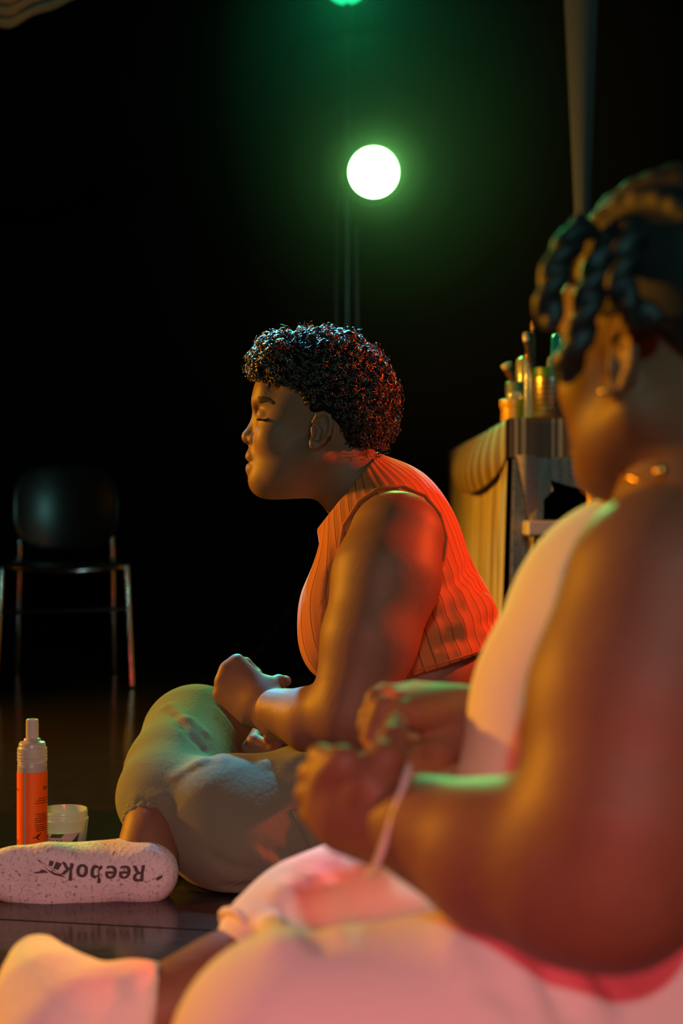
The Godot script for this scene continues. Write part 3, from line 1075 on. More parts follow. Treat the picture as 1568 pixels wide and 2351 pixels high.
	for i in 32:
		var a := TAU * i / 32
		hem.append(hc + (hu * cos(a) + hd.cross(hu) * sin(a)) * (0.0455 + 0.002 * sin(a * 5.0)))
	s.tube(hem, 0.0042, 8, true)
	part("cuff_hem", s, white, wide)

	# --- white sock, toes up
	f = Field.new()
	f.chain([[at(372, 2325, 1.355), 0.0395], [at(300, 2330, 1.35), 0.042], [at(165, 2385, 1.34), 0.052], [at(130, 2410, 1.335), 0.047]], 0.03)
	f.chain([[at(170, 2380, 1.34), 0.052], [at(110, 2300, 1.38), 0.045], [at(88, 2232, 1.42), 0.027], [at(84, 2205, 1.43), 0.018]], 0.03)
	f.plane(at(374, 2320, 1.355), Vector3(1, 0.05, 0.1), 0.004)
	ridges(f, [[[345, 2240], [352, 2290], [358, 2345]], [[325, 2238], [331, 2290], [336, 2345]], [[304, 2240], [309, 2290], [313, 2345]]], 0.009, 0.0022, 0.006)
	s = Soup.new()
	f.mesh(s, 0.0055)
	part("sock", s, cloth_material(rgb(0.78, 0.74, 0.72), 70.0, 0.3), t, "white sock with a ribbed cuff")

	# --- earring, necklace, bracelet
	var gold := stuff(rgb(0.85, 0.5, 0.12), 0.22, 0.6, 1.0)
	s = Soup.new()
	var ear := X * face_point(720, 1026, 0.086)
	s.lathe([[0.0, -0.004], [0.0028, -0.003], [0.0042, 0.0], [0.0028, 0.003], [0.0, 0.004]], ear, Basis(), 16)
	part("earring", s, gold, t, "small gold stud earring")
	s = Soup.new()
	var loop := []
	for i in 36:
		var a := TAU * i / 36
		loop.append(at(1600, 1105, 1.21) + Vector3(cos(a) * 0.064, -0.012 - 0.02 * cos(a - 0.4), sin(a) * 0.07))
	s.tube(loop, 0.0013, 6, true)
	var chain := part("necklace", s, gold, t, "thin gold chain")
	s = Soup.new()
	s.lathe([[0.0, -0.006], [0.004, -0.004], [0.0056, 0.0], [0.004, 0.004], [0.0, 0.006]], at(1517, 1082, 1.135), Basis(), 16)
	part("bead", s, gold, chain)
	s = Soup.new()
	loop = []
	var wc := at(894, 1883, 1.138)
	var wd := Vector3(-0.98, 0.13, -0.05).normalized()
	var wu := (Vector3(0.1, 1, 0) - wd * wd.dot(Vector3(0.1, 1, 0))).normalized()
	var wv := wd.cross(wu)
	for i in 40:
		var a := TAU * i / 40
		loop.append(wc + (wu * cos(a) + wv * sin(a)) * 0.043 + wd * 0.009 * -cos(a))
	s.tube(loop, 0.0028, 8, true)
	part("bracelet", s, stuff(rgb(0.7, 0.66, 0.64), 0.3, 0.6), t, "thin pale bracelet")

# ---------------------------------------------------------------- lamps
# A round stage lamp: can, front ring, lens, yoke, and the light just in front of its lens.
func stage_lamp(called: String, label: String, where: Vector3, target: Vector3, rad: float, light: Color, energy: float, glow: float, angle: float, soft: float, edge := 0.6) -> Node3D:
	var t := thing(called, label, "stage lamp", where)
	var dir := (target - where).normalized()
	var b := Basis(Quaternion(Vector3.UP, dir))
	var black := stuff(rgb(0.012, 0.012, 0.012), 0.45)
	var s := Soup.new()
	s.lathe([[0.0, -0.3], [rad * 0.55, -0.3], [rad * 0.8, -0.27], [rad * 1.04, -0.12], [rad * 1.08, 0.0], [rad * 1.08, 0.0], [rad * 1.12, 0.012], [rad * 1.02, 0.014], [rad, -0.004]], where, b, 40)
	part("can", s, black, t)
	s = Soup.new()
	s.lathe([[rad, -0.004], [rad * 0.7, 0.003], [rad * 0.35, 0.006], [0.0, 0.007]], where, b, 40)
	var m := stuff(light, 0.3)
	m.emission_enabled = true
	m.emission = light
	m.emission_energy_multiplier = glow
	part("lens", s, m, t)
	s = Soup.new()
	var pts := []
	for i in 13:
		var a := PI * i / 12.0
		pts.append(where - dir * 0.1 + b.x * cos(a) * rad * 1.25 + b.z * sin(a) * rad * 1.25)
	s.tube(pts, 0.006, 8)
	part("yoke", s, black, t)
	var l := SpotLight3D.new()
	l.name = "beam"
	l.light_color = light
	l.light_energy = energy
	l.light_size = soft
	l.spot_angle = angle
	l.spot_angle_attenuation = edge
	l.spot_range = 14.0
	l.spot_attenuation = 2.0
	l.shadow_enabled = true
	t.add_child(l)
	l.position = dir * 0.03
	l.basis = Basis.looking_at(dir, Vector3.UP if absf(dir.y) < 0.95 else Vector3.RIGHT)
	return t

func light_stand() -> void:
	var base := Vector3(0.02, 0, -5.05)
	var t := thing("light_stand", "black stand with thin poles carrying two green lamps against the dark", "stand", base)
	var metal := stuff(rgb(0.05, 0.05, 0.05), 0.28, 0.6, 0.8)
	var s := Soup.new()
	s.tube([base + Vector3(0, 0.3, 0), base + Vector3(0, 2.55, 0)], 0.016, 14)
	part("mast", s, metal, t)
	s = Soup.new()
	s.tube([base + Vector3(0.045, 0.25, 0.02), base + Vector3(0.03, 1.5, 0.02)], 0.009, 10)
	part("side_rod", s, metal, t)
	s = Soup.new()
	s.tube([base + Vector3(-0.03, 0.3, 0.03), base + Vector3(-0.038, 1.2, 0.03), base + Vector3(-0.035, 1.62, 0.02)], 0.006, 8)
	part("cable_rod", s, metal, t)
	s = Soup.new()
	s.lathe([[0.0, 0.0], [0.024, 0.0], [0.026, 0.02], [0.026, 0.06], [0.02, 0.08], [0.0, 0.08]], base + Vector3(0, 0.9, 0), Basis(), 20)
	part("collar", s, metal, t)
	for i in 3:
		var a := TAU * i / 3.0 + 0.5
		s = Soup.new()
		s.tube([base + Vector3(0, 0.45, 0), base + Vector3(cos(a) * 0.4, 0.012, sin(a) * 0.4)], 0.01, 8)
		part("leg", s, stuff(rgb(0.006, 0.006, 0.006), 0.9, 0.2), t)
	s = Soup.new()
	s.tube([base + Vector3(0, 1.68, 0), base + Vector3(0.09, 1.68, -0.15)], 0.008, 8)
	part("bracket", s, metal, t)

# ---------------------------------------------------------------- chair
func chair() -> void:
	var base := Vector3(at(148, 0, 4.5).x, 0, -4.65)
	var t := thing("stacking_chair", "dark stacking chair with rounded plastic back and chrome tube legs on black floor", "chair", base)
	var chrome := stuff(rgb(0.42, 0.42, 0.42), 0.16, 0.6, 1.0)
	var shell := stuff(rgb(0.013, 0.012, 0.012), 0.3, 0.5)
	var L := func(x: float, y: float, z: float) -> Vector3: return base + Vector3(x + 0.17 * (z - 0.16), y, z)
	# seat shell
	var s := Soup.new()
	s.cloth(18, 18, func(u: float, v: float) -> Vector3:
		var x := (u - 0.5) * 2.0
		var z := (v - 0.5) * 2.0
		var e := 1.0 - 0.1 * z * z
		return L.call(x * 0.185 * e, 0.375 - 0.014 * (1.0 - x * x) - 0.02 * maxf(0.0, z - 0.5), z * 0.18 * (1.0 - 0.06 * x * x)), -0.008)
	part("seat", s, shell, t)
	# back shell: bent round the sitter, big round corners
	s = Soup.new()
	s.cloth(24, 18, func(u: float, v: float) -> Vector3:
		var a := (u - 0.5) * 2.0
		var b := (v - 0.5) * 2.0
		var k := 1.0 / pow(pow(absf(a), 3.2) + pow(absf(b), 3.2), 1.0 / 3.2) * maxf(absf(a), absf(b)) if absf(a) + absf(b) > 0.001 else 1.0
		var x := a * k * 0.172
		var y := b * k * 0.138
		return L.call(x, 0.545 + y, -0.2 + 1.3 * x * x - 0.12 * y - 0.6 * y * y), 0.007)
	part("backrest", s, shell, t)
	for sg in [-1.0, 1.0]:
		s = Soup.new()
		s.tube([L.call(sg * 0.19, 0.366, 0.14), L.call(sg * 0.197, 0.2, 0.165), L.call(sg * 0.206, 0.006, 0.19)], 0.0085, 12)
		part("leg", s, chrome, t)
		s = Soup.new()
		s.tube([L.call(sg * 0.15, 0.62, -0.2), L.call(sg * 0.15, 0.45, -0.19), L.call(sg * 0.152, 0.36, -0.17), L.call(sg * 0.155, 0.18, -0.19), L.call(sg * 0.16, 0.006, -0.22)], 0.0085, 12)
		part("leg", s, chrome, t)
		s = Soup.new()
		s.tube([L.call(sg * 0.19, 0.36, 0.14), L.call(sg * 0.152, 0.36, -0.17)], 0.008, 10)
		part("side_rail", s, chrome, t)
	s = Soup.new()
	var pts := []
	for i in 13:
		var u := i / 12.0 * 2.0 - 1.0
		pts.append(L.call(u * 0.19, 0.352 + 0.012 * u * u, 0.14 + 0.05 * (1.0 - u * u)))
	s.tube(pts, 0.008, 10)
	part("front_rail", s, chrome, t)
	s = Soup.new()
	s.tube([L.call(-0.197, 0.226, 0.162), L.call(0.197, 0.236, 0.162)], 0.0075, 10)
	part("stretcher", s, chrome, t)

# ---------------------------------------------------------------- things on the floor
func wrap_text(s: Soup, text: String, height: float, c: Vector3, r: float, turn: float, y: float, serif := false, bold := true) -> void:   # lettering printed round a cylinder; turn 0 faces the camera
	var w := lettering(text, height, bold, serif)
	var first := s.pos.size()
	for p in w.pos:
		var a: float = turn + p.x / r
		s.vert(Vector3(c.x + sin(a) * r, c.y + y + p.y, c.z + cos(a) * r))
	for i in range(0, w.idx.size(), 3):
		s.tri(first + w.idx[i], first + w.idx[i + 1], first + w.idx[i + 2])

func curved_patch(s: Soup, c: Vector3, r: float, a0: float, a1: float, y0: float, y1: float, n := 10) -> void:
	var first := s.pos.size()
	for i in n + 1:
		var a := lerpf(a0, a1, float(i) / n)
		for y in [y0, y1]:
			s.vert(Vector3(c.x + sin(a) * r, c.y + y, c.z + cos(a) * r), Vector2(float(i) / n, 0.0 if y == y1 else 1.0))
	for i in n:
		var p := first + i * 2
		s.tri(p, p + 1, p + 3)
		s.tri(p, p + 3, p + 2)

func curved_poly(s: Soup, c: Vector3, r: float, pts: Array) -> void:      # [angle, height] corners of a small printed mark
	var first := s.pos.size()
	for p in pts:
		s.vert(Vector3(c.x + sin(p[0]) * r, c.y + p[1], c.z + cos(p[0]) * r))
	for i in pts.size() - 2:
		s.tri(first, first + i + 1, first + i + 2)

func foam_bottle() -> void:
	var c := at(74, 1975, 2.25)
	c.y = 0.0
	var t := thing("pump_bottle", "tall orange pump bottle with a clear cap standing behind the sock", "bottle", c)
	var k := 2.25 / FOCAL
	var r := 34.0 * k
	var clear := stuff(rgb(0.6, 0.58, 0.62), 0.24, 0.5)
	clear.transparency = BaseMaterial3D.TRANSPARENCY_ALPHA
	clear.albedo_color.a = 0.62
	var orange := stuff(rgb(0.9, 0.12, 0.006), 0.38, 0.5)
	var h := 0.137
	var s := Soup.new()
	s.lathe([[0.0, 0.0], [r * 0.9, 0.0], [r, 0.004], [r, h + 0.008], [r, h + 0.008], [r * 0.96, h + 0.014], [r * 0.8, h + 0.016]], c, Basis(), 48)
	part("bottle_body", s, stuff(rgb(0.4, 0.37, 0.4), 0.3), t)
	s = Soup.new()
	curved_patch(s, c, r + 0.0005, -0.5 * PI - 1.0, -0.36, 0.003, h, 20)
	curved_patch(s, c, r + 0.0005, -0.2, 0.5 * PI + 1.0, 0.003, h, 20)
	var wrap := part("label", s, orange, t, "bright orange printed wrap")
	var ink := stuff(rgb(0.05, 0.012, 0.008), 0.5)
	s = Soup.new()
	var rng := RandomNumberGenerator.new()
	rng.seed = 12
	for y in [0.098, 0.0945, 0.091, 0.0745, 0.0715, 0.0685, 0.0655, 0.0625, 0.0585, 0.0555, 0.0525, 0.0495]:      # small print running off round the side
		curved_patch(s, c, r + 0.0009, rng.randf_range(0.35, 0.62), 1.35, y - 0.0005, y + 0.0005, 8)
	for y in [0.115, 0.113, 0.111]:
		curved_patch(s, c, r + 0.0009, 0.95, 1.4, y - 0.0005, y + 0.0005, 5)
	for y in [0.0345, 0.032, 0.03, 0.112, 0.11]:
		curved_patch(s, c, r + 0.0009, -1.4, rng.randf_range(-1.0, -0.8), y - 0.0005, y + 0.0005, 5)
	for y in [0.027, 0.024, 0.017, 0.0145]:
		curved_patch(s, c, r + 0.0009, rng.randf_range(0.5, 0.7), 1.35, y - 0.0004, y + 0.0004, 8)
	for b in [[0.52, 0.041, 1.0], [-0.75, 0.012, 1.0], [0.3, 0.01, 0.9]]:                      # little bees
		var z: float = b[2]
		var pt := func(list: Array) -> Array:
			var o := []
			for p in list:
				o.append([b[0] + p[0] * z / r, b[1] + p[1] * z])
			return o
		curved_poly(s, c, r + 0.0009, pt.call([[-0.0012, -0.003], [0.0006, -0.0032], [0.0018, 0.002], [0.0004, 0.0042], [-0.0008, 0.001]]))
		curved_poly(s, c, r + 0.0009, pt.call([[0.0, 0.0006], [0.0062, 0.006], [0.0066, 0.0048], [0.0026, -0.0008]]))
		curved_poly(s, c, r + 0.0009, pt.call([[-0.0004, 0.0008], [-0.0062, -0.0012], [-0.0064, -0.0026], [-0.0014, -0.0016]]))
		curved_poly(s, c, r + 0.0009, pt.call([[0.001, -0.001], [0.004, -0.0052], [0.0032, -0.0056], [-0.0004, -0.0026]]))
	part("small_print", s, ink, wrap).set_meta("kind", "stuff")
	s = Soup.new()
	s.lathe([[r * 0.98, h + 0.012], [r, h + 0.014], [r, h + 0.035], [r, h + 0.035], [r * 0.9, h + 0.037], [r * 0.9, h + 0.041], [r * 0.84, h + 0.044], [r * 0.58, h + 0.045], [r * 0.56, h + 0.049], [r * 0.44, h + 0.05]], c, Basis(), 48)
	var cap := part("cap", s, clear, t, "clear frosted cap")
	s = Soup.new()
	for y in [0.018, 0.023, 0.028]:
		var ring := []
		for i in 48:
			ring.append(c + Vector3(cos(TAU * i / 48) * r, h + y, sin(TAU * i / 48) * r))
		s.tube(ring, 0.0006, 5, true)
	part("ridge", s, clear, cap)
	s = Soup.new()
	s.lathe([[r * 0.43, h + 0.047], [r * 0.43, h + 0.066], [r * 0.42, h + 0.0775], [r * 0.38, h + 0.0785], [r * 0.34, h + 0.077], [0.0, h + 0.0765]], c, Basis(), 32)
	part("pump_head", s, clear, t)

func cream_jar() -> void:
	var c := at(146, 1962, 2.31)
	c.y = 0.0
	var t := thing("jar", "open translucent cream jar with a green and white label beside the orange bottle", "jar", c)
	var k := 2.31 / FOCAL
	var r0 := 49.0 * k
	var r1 := 57.0 * k
	var h := 0.067
	var milky := stuff(rgb(0.62, 0.66, 0.66), 0.22, 0.5)
	milky.transparency = BaseMaterial3D.TRANSPARENCY_ALPHA
	milky.albedo_color.a = 0.5
	var s := Soup.new()
	s.lathe([[0.0, 0.0], [r0 * 0.95, 0.0], [r0, 0.003], [r1, h - 0.014], [r1, h - 0.014], [r1 * 0.95, h - 0.011], [r1 * 0.95, h - 0.0095], [r1 * 0.97, h - 0.0085], [r1 * 0.95, h - 0.0075], [r1 * 0.95, h - 0.005], [r1 * 0.97, h - 0.004], [r1 * 0.95, h - 0.003], [r1 * 0.95, h], [r1 * 0.9, h], [r1 * 0.89, h - 0.01], [r0 * 0.92, 0.006], [0.0, 0.005]], c, Basis(), 56)
	part("jar_body", s, milky, t)
	s = Soup.new()
	s.lathe([[0.0, 0.006], [r0 * 0.9, 0.006], [r1 * 0.86, 0.03], [r1 * 0.6, 0.034], [r1 * 0.3, 0.031], [0.0, 0.036]], c, Basis(), 40)
	part("cream", s, stuff(rgb(0.7, 0.72, 0.7), 0.5), t)
	var ang := 0.0
	s = Soup.new()
	var cone := func(a: float, y: float, lift: float) -> Vector3:
		var r := lerpf(r0, r1, y / (h - 0.014)) + lift
		return c + Vector3(sin(a) * r, y, cos(a) * r)
	s.sheet(16, 6, func(u: float, v: float) -> Vector3: return cone.call(lerpf(-0.95, 0.92, u), lerpf(0.036, 0.006, v), 0.0006))
	var lab := part("label", s, stuff(rgb(0.6, 0.52, 0.48), 0.5), t, "pale label with green leaf bands")
	var green := stuff(rgb(0.035, 0.12, 0.02), 0.5)
	s = Soup.new()
	for q in [[[-0.9, 0.0355], [-0.62, 0.0355], [-0.45, 0.0295], [-0.9, 0.0295]], [[-0.28, 0.0355], [0.22, 0.0355], [0.08, 0.0295], [-0.42, 0.0295]], [[0.5, 0.022], [0.86, 0.035], [0.8, 0.02], [0.44, 0.006]]]:
		s.sheet(6, 3, func(u: float, v: float) -> Vector3:
			var p := Vector2(q[0][0], q[0][1]).lerp(Vector2(q[1][0], q[1][1]), u)
			var p2 := Vector2(q[3][0], q[3][1]).lerp(Vector2(q[2][0], q[2][1]), u)
			var m := p.lerp(p2, v)
			return cone.call(m.x, m.y, 0.001))
	part("leaf_band", s, green, lab)
	s = Soup.new()
	var w := lettering("MIZANI", 0.0092, false, true)
	var first := s.pos.size()
	for p in w.pos:
		s.vert(cone.call(-0.36 + p.x / r0, 0.0235 + p.y, 0.0011))
	for i in range(0, w.idx.size(), 3):
		s.tri(first + w.idx[i], first + w.idx[i + 1], first + w.idx[i + 2])
	for y in [0.0165, 0.0145, 0.0125, 0.0105, 0.0085]:
		s.sheet(6, 1, func(u: float, v: float) -> Vector3: return cone.call(lerpf(-0.65, 0.3 - 8.0 * absf(y - 0.0125), u), y - 0.0006 * v, 0.0011))
	part("lettering", s, stuff(rgb(0.1, 0.09, 0.085), 0.6), lab)

# ---------------------------------------------------------------- table, cloths and what stands on them
func stripes() -> ImageTexture:
	var im := Image.create(256, 8, false, Image.FORMAT_RGB8)
	for x in 256:
		var c := rgb(0.17, 0.115, 0.09)
		var q := x % 128
		if (q > 18 and q < 30) or (q > 42 and q < 58):
			c = rgb(0.42, 0.38, 0.32)
		elif q > 32 and q < 36 or q > 12 and q < 16 or q > 60 and q < 64:
			c = rgb(0.07, 0.05, 0.045)
		for y in 8:
			im.set_pixel(x, y, c)
	return ImageTexture.create_from_image(im)

func washed_wood() -> ImageTexture:                             # white cloth printed with brown streaks
	var im := Image.create(512, 256, false, Image.FORMAT_RGB8)
	var n := FastNoiseLite.new()
	n.frequency = 0.03
	n.fractal_octaves = 4
	n.seed = 6
	for y in 256:
		for x in 512:
			var v := n.get_noise_2d(x * 1.6, y * 0.11)
			var w := n.get_noise_2d(x * 4.0 + 900.0, y * 0.25)
			var c := rgb(0.46, 0.43, 0.42).lerp(rgb(0.2, 0.14, 0.1), clampf(v * 2.2 + w * 0.6 - 0.05, 0.0, 0.85))
			im.set_pixel(x, y, c)
	return ImageTexture.create_from_image(im)

func script_print() -> ImageTexture:                            # cloth printed with rows of scrawled signs and small flowers
	var im := Image.create(512, 512, false, Image.FORMAT_RGB8)
	im.fill(rgb(0.36, 0.33, 0.31))
	var rng := RandomNumberGenerator.new()
	rng.seed = 41
	var ink := rgb(0.035, 0.035, 0.035)
	for row in 9:
		var x0 := 26.0 + row * 55.0
		var y := 0.0
		while y < 500.0:
			if rng.randf() < 0.28:
				y += rng.randf_range(8, 26)
			var p := Vector2(x0, y)
			for k in 22:
				p += Vector2(rng.randf_range(-4.5, 4.5), rng.randf_range(-2.5, 3.2))
				p.x = clampf(p.x, x0 - 11, x0 + 11)
				im.fill_rect(Rect2i(int(fposmod(p.x, 508)), int(clampf(p.y, 0, 508)), 3, 3), ink)
			y += 17.0
	for i in 26:
		var c := Vector2(rng.randf_range(20, 490), rng.randf_range(20, 490))
		for k in 26:
			var a := TAU * k / 26
			var r := 9.0 + 5.0 * sin(a * 5.0)
			im.fill_rect(Rect2i(int(c.x + cos(a) * r), int(c.y + sin(a) * r), 2, 2), rgb(0.12, 0.13, 0.12))
	return ImageTexture.create_from_image(im)

func table_and_cloths() -> void:
	var near := at(1176, 962, 3.45)
	var H := near.y
	var far := Vector3(near.x - 0.02, H, -5.3)
	var width := 0.75
	var t := thing("folding_table", "long table under cloths, standing behind the person in the orange top", "table", Vector3(near.x + width / 2, 0, -4.35))
	var dark := stuff(rgb(0.05, 0.045, 0.04), 0.6)
	var s := Soup.new()
	s.box(Vector3(near.x + width / 2, H - 0.018, -4.375), Vector3(width, 0.028, 1.82))
	part("tabletop", s, dark, t)
	for x in [near.x + 0.06, near.x + width - 0.05]:
		for z in [-3.6, -5.15]:
			s = Soup.new()
			s.tube([Vector3(x, 0.0, z), Vector3(x, H - 0.03, z)], 0.014, 12)
			part("leg", s, dark, t)

	# striped runner over the top: a stiff drop at the near end, a sagging one down the long side
	var striped := stuff(Color.WHITE, 0.85, 0.3)
	striped.albedo_texture = stripes()
	var run := thing("striped_cloth", "brown and cream striped cloth laid over the table top", "tablecloth", Vector3(near.x + width / 2, H, -4.35))
	s = Soup.new()
	var y0 := H + 0.003
	s.cloth(30, 14, func(u: float, v: float) -> Vector3:        # over the near end
		var x := lerpf(near.x - 0.008, near.x + width, u)
		if v < 0.5:
			return Vector3(x, y0 + 0.004 * sin(u * 23.0) * sin(v * 6.0), lerpf(-3.9, -3.452, v * 2.0))
		return Vector3(x, y0 - (v - 0.5) * 2.0 * 0.092, -3.446 + 0.003 * sin(u * 31.0)))
	for i in s.uv.size():
		s.uv[i].x *= 4.4
	part("end_drop", s, striped, run)
	s = Soup.new()
	s.cloth(40, 16, func(u: float, v: float) -> Vector3:        # down the long side, in a swag
		var z := lerpf(-3.45, -5.28, u)
		var sag := 0.092 + 0.075 * sin(PI * pow(u, 0.7))
		if v < 0.4:
			return Vector3(lerpf(near.x + 0.3, near.x - 0.012, v / 0.4), y0 + 0.003 * sin(u * 20.0), z)
		var q := (v - 0.4) / 0.6
		return Vector3(near.x - 0.014 - 0.045 * sin(q * 2.4) * sin(PI * minf(1.0, u * 1.1)), y0 - q * sag, z))
	for i in s.uv.size():
		s.uv[i].x *= 7.0
	part("side_drop", s, striped, run)

	# white cloth with brown streaks hanging to the floor down the long side
	var washed := stuff(Color.WHITE, 0.85, 0.3)
	washed.albedo_texture = washed_wood()
	var wc := thing("white_drape", "white brown-streaked cloth hanging to the floor down the table's long side", "tablecloth", Vector3(near.x, 0, -4.35))
	s = Soup.new()
	s.cloth(90, 20, func(u: float, v: float) -> Vector3:
		var z := lerpf(-3.47, -5.32, u)
		var wave := sin(u * 46.0) * 0.5 + sin(u * 29.0 + 1.0) * 0.5
		return Vector3(near.x - 0.006 - 0.02 * v - 0.016 * v * wave, lerpf(H - 0.004, 0.006, v), z + 0.03 * v))
	part("drape_sheet", s, washed, wc)

	# printed cloth: a narrow fall at the near corner, a swag along the end, a tail pulled aside
	var printed := stuff(Color.WHITE, 0.85, 0.3)
	printed.albedo_texture = script_print()
	var pc := thing("printed_cloth", "off-white cloth with dark scrawled print hanging at the table's near corner", "tablecloth", Vector3(near.x + 0.1, 0, -3.45))
	s = Soup.new()
	s.cloth(24, 40, func(u: float, v: float) -> Vector3:        # corner fall, pulled in at shelf height and flaring below
		var y := lerpf(H - 0.006, 0.006, v)
		var w := 0.075 + 0.05 * smoothstep(0.3, 0.9, v) + 0.03 * (1.0 - smoothstep(0.0, 0.12, v))
		return Vector3(near.x + 0.004 + w * u - 0.02 * v, y, -3.458 + 0.01 * sin(u * 9.0 + 1.0) * v + 0.012 * v))
	part("corner_fall", s, printed, pc)
	s = Soup.new()
	s.cloth(20, 20, func(u: float, v: float) -> Vector3:        # pointed flap under the striped edge
		var a := at(1186, 1044, 3.44).lerp(at(1250, 1046, 3.44), u)
		var b := at(1212, 1188, 3.42).lerp(at(1268, 1125, 3.43), u)
		var p := a.lerp(b, v)
		p.z += 0.012 * sin(u * 5.0 + v * 2.0)
		return p)
	part("corner_flap", s, printed, pc)
	s = Soup.new()
	s.cloth(26, 10, func(u: float, v: float) -> Vector3:        # swag along the end
		var a := at(1248, 1046, 3.45).lerp(at(1480, 1046, 3.45), u)
		var low := 50.0 + 26.0 * sin(PI * u)
		return a + Vector3(0, -low / FOCAL * 3.45 * v, 0.01 * sin(u * 14.0) * v))
	part("end_swag", s, printed, pc)
	s = Soup.new()
	s.cloth(14, 30, func(u: float, v: float) -> Vector3:        # tail drawn aside below the shelf
		var l := at(1222, 1215, 3.46).lerp(at(1195, 1560, 3.44), v)
		var r := at(1232, 1215, 3.45).lerp(at(1290, 1560, 3.42), smoothstep(0.0, 0.75, v))
		var p := l.lerp(r, u)
		p.z += 0.02 * sin(u * 7.0 + v)
		return p)
	part("tail", s, printed, pc)

	# white board shelf hung in the open end
	var white := stuff(rgb(0.6, 0.6, 0.58), 0.32, 0.5)
	s = Soup.new()
	var top := at(1211, 1195, 3.36)
	s.box(Vector3(top.x + 0.33, top.y - 0.017, -3.56), Vector3(0.66, 0.034, 0.4), Basis(), 0.004)
	part("shelf", s, white, t, "white board shelf at the open end")
	for x in [top.x + 0.34, top.x + 0.62]:
		s = Soup.new()
		s.tube([Vector3(x, top.y - 0.02, -3.5), Vector3(x, H - 0.03, -3.5)], 0.006, 8)
		part("shelf_hanger", s, dark, t)

	# bottles on the board
	var bt := at(1366, 1190, 3.42)
	bt.y = top.y
	var amber := stuff(rgb(0.035, 0.012, 0.004), 0.1, 0.6)
	var o := thing("bottle", "amber glass bottle with a yellow printed label on the white board", "bottle", bt)
	s = Soup.new()
	s.lathe([[0.0, 0.0], [0.016, 0.0], [0.0185, 0.003], [0.0185, 0.1], [0.016, 0.112], [0.008, 0.122], [0.008, 0.14], [0.0, 0.14]], bt, Basis(), 32)
	part("glass", s, amber, o)
	s = Soup.new()
	curved_patch(s, bt, 0.0189, -1.6, 1.6, 0.024, 0.092, 20)
	var lb := part("label", s, stuff(rgb(0.75, 0.4, 0.03), 0.5), o)
	s = Soup.new()
	for y in [0.08, 0.072, 0.066, 0.058, 0.046, 0.041, 0.036]:
		curved_patch(s, bt, 0.0193, -0.5, 0.4 - 8.0 * absf(y - 0.06), y - 0.0012, y + 0.0012, 6)
	part("small_print", s, stuff(rgb(0.08, 0.04, 0.01), 0.6), lb).set_meta("kind", "stuff")
	var ob := at(1404, 1190, 3.4)
	ob.y = top.y
	o = thing("bottle", "plain orange plastic bottle next to the amber glass bottle", "bottle", ob)
	s = Soup.new()
	s.lathe([[0.0, 0.0], [0.017, 0.0], [0.019, 0.003], [0.019, 0.07], [0.015, 0.08], [0.009, 0.083]], ob, Basis(), 28)
	part("bottle_body", s, stuff(rgb(0.8, 0.22, 0.02), 0.35), o)
	s = Soup.new()
	s.lathe([[0.0095, 0.08], [0.0095, 0.1], [0.008, 0.102], [0.0, 0.102]], ob, Basis(), 20)
	part("cap", s, white, o)

	# ---- on the table
	var Y := y0 + 0.002
	var stand := func(px: float, d: float) -> Vector3:
		var p := at(px, 960, d)
		return Vector3(p.x, Y, p.z)
	var c: Vector3 = stand.call(1180, 3.72)
	o = thing("yellow_jar", "yellow plastic jar near the corner of the striped cloth", "jar", c)
	s = Soup.new()
	s.lathe([[0.0, 0.0], [0.03, 0.0], [0.032, 0.003], [0.032, 0.04], [0.032, 0.04], [0.036, 0.042], [0.036, 0.058], [0.034, 0.06], [0.0, 0.06]], c, Basis(), 36)
	part("jar_body", s, stuff(rgb(0.75, 0.38, 0.03), 0.3), o)
	var c2 := c + Vector3(0.004, 0.06, 0)
	o = thing("small_jar", "small clear jar with a pale lid, on the yellow jar", "jar", c2)
	var glassy := stuff(rgb(0.55, 0.5, 0.38), 0.12, 0.5)
	glassy.transparency = BaseMaterial3D.TRANSPARENCY_ALPHA
	glassy.albedo_color.a = 0.55
	s = Soup.new()
	s.lathe([[0.0, 0.0], [0.022, 0.0], [0.0235, 0.002], [0.0235, 0.02], [0.021, 0.023], [0.0, 0.023]], c2, Basis(), 32)
	part("jar_body", s, glassy, o)
	s = Soup.new()
	s.lathe([[0.0235, 0.021], [0.0245, 0.023], [0.0245, 0.043], [0.022, 0.045], [0.0, 0.045]], c2, Basis(), 32)
	part("lid", s, stuff(rgb(0.1, 0.17, 0.14), 0.5), o)
	# round wooden brush, leaning
	var c3: Vector3 = c2 + Vector3(-0.004, 0.046, 0.0)
	o = thing("makeup_brush", "short wooden-handled brush leaning on top of the jars", "brush", c3)
	var lean := Basis(Vector3(0, 0, 1), 0.42)
	s = Soup.new()
	s.lathe([[0.0, 0.0], [0.008, 0.0], [0.011, 0.02], [0.012, 0.038], [0.012, 0.038], [0.0, 0.038]], c3, lean, 20)
	part("handle", s, stuff(rgb(0.12, 0.045, 0.018), 0.45), o)
	s = Soup.new()
	s.lathe([[0.012, 0.037], [0.0145, 0.046], [0.013, 0.05], [0.0, 0.052]], c3, lean, 20)
	part("bristles", s, stuff(rgb(0.55, 0.45, 0.25), 0.8), o)
	# clear tumbler upside down
	c = stand.call(1205, 3.78)
	o = thing("spray_bottle", "dark bottle with a clear domed cover behind the yellow jar", "bottle", c)
	s = Soup.new()
	s.lathe([[0.0, 0.0], [0.02, 0.0], [0.022, 0.003], [0.022, 0.11], [0.02, 0.113], [0.0, 0.113]], c, Basis(), 28)
	part("bottle_body", s, stuff(rgb(0.02, 0.02, 0.02), 0.2), o)
	s = Soup.new()
	s.lathe([[0.0225, 0.11], [0.0225, 0.155], [0.02, 0.168], [0.012, 0.175], [0.0, 0.176]], c, Basis(), 28)
	part("dome", s, glassy, o)
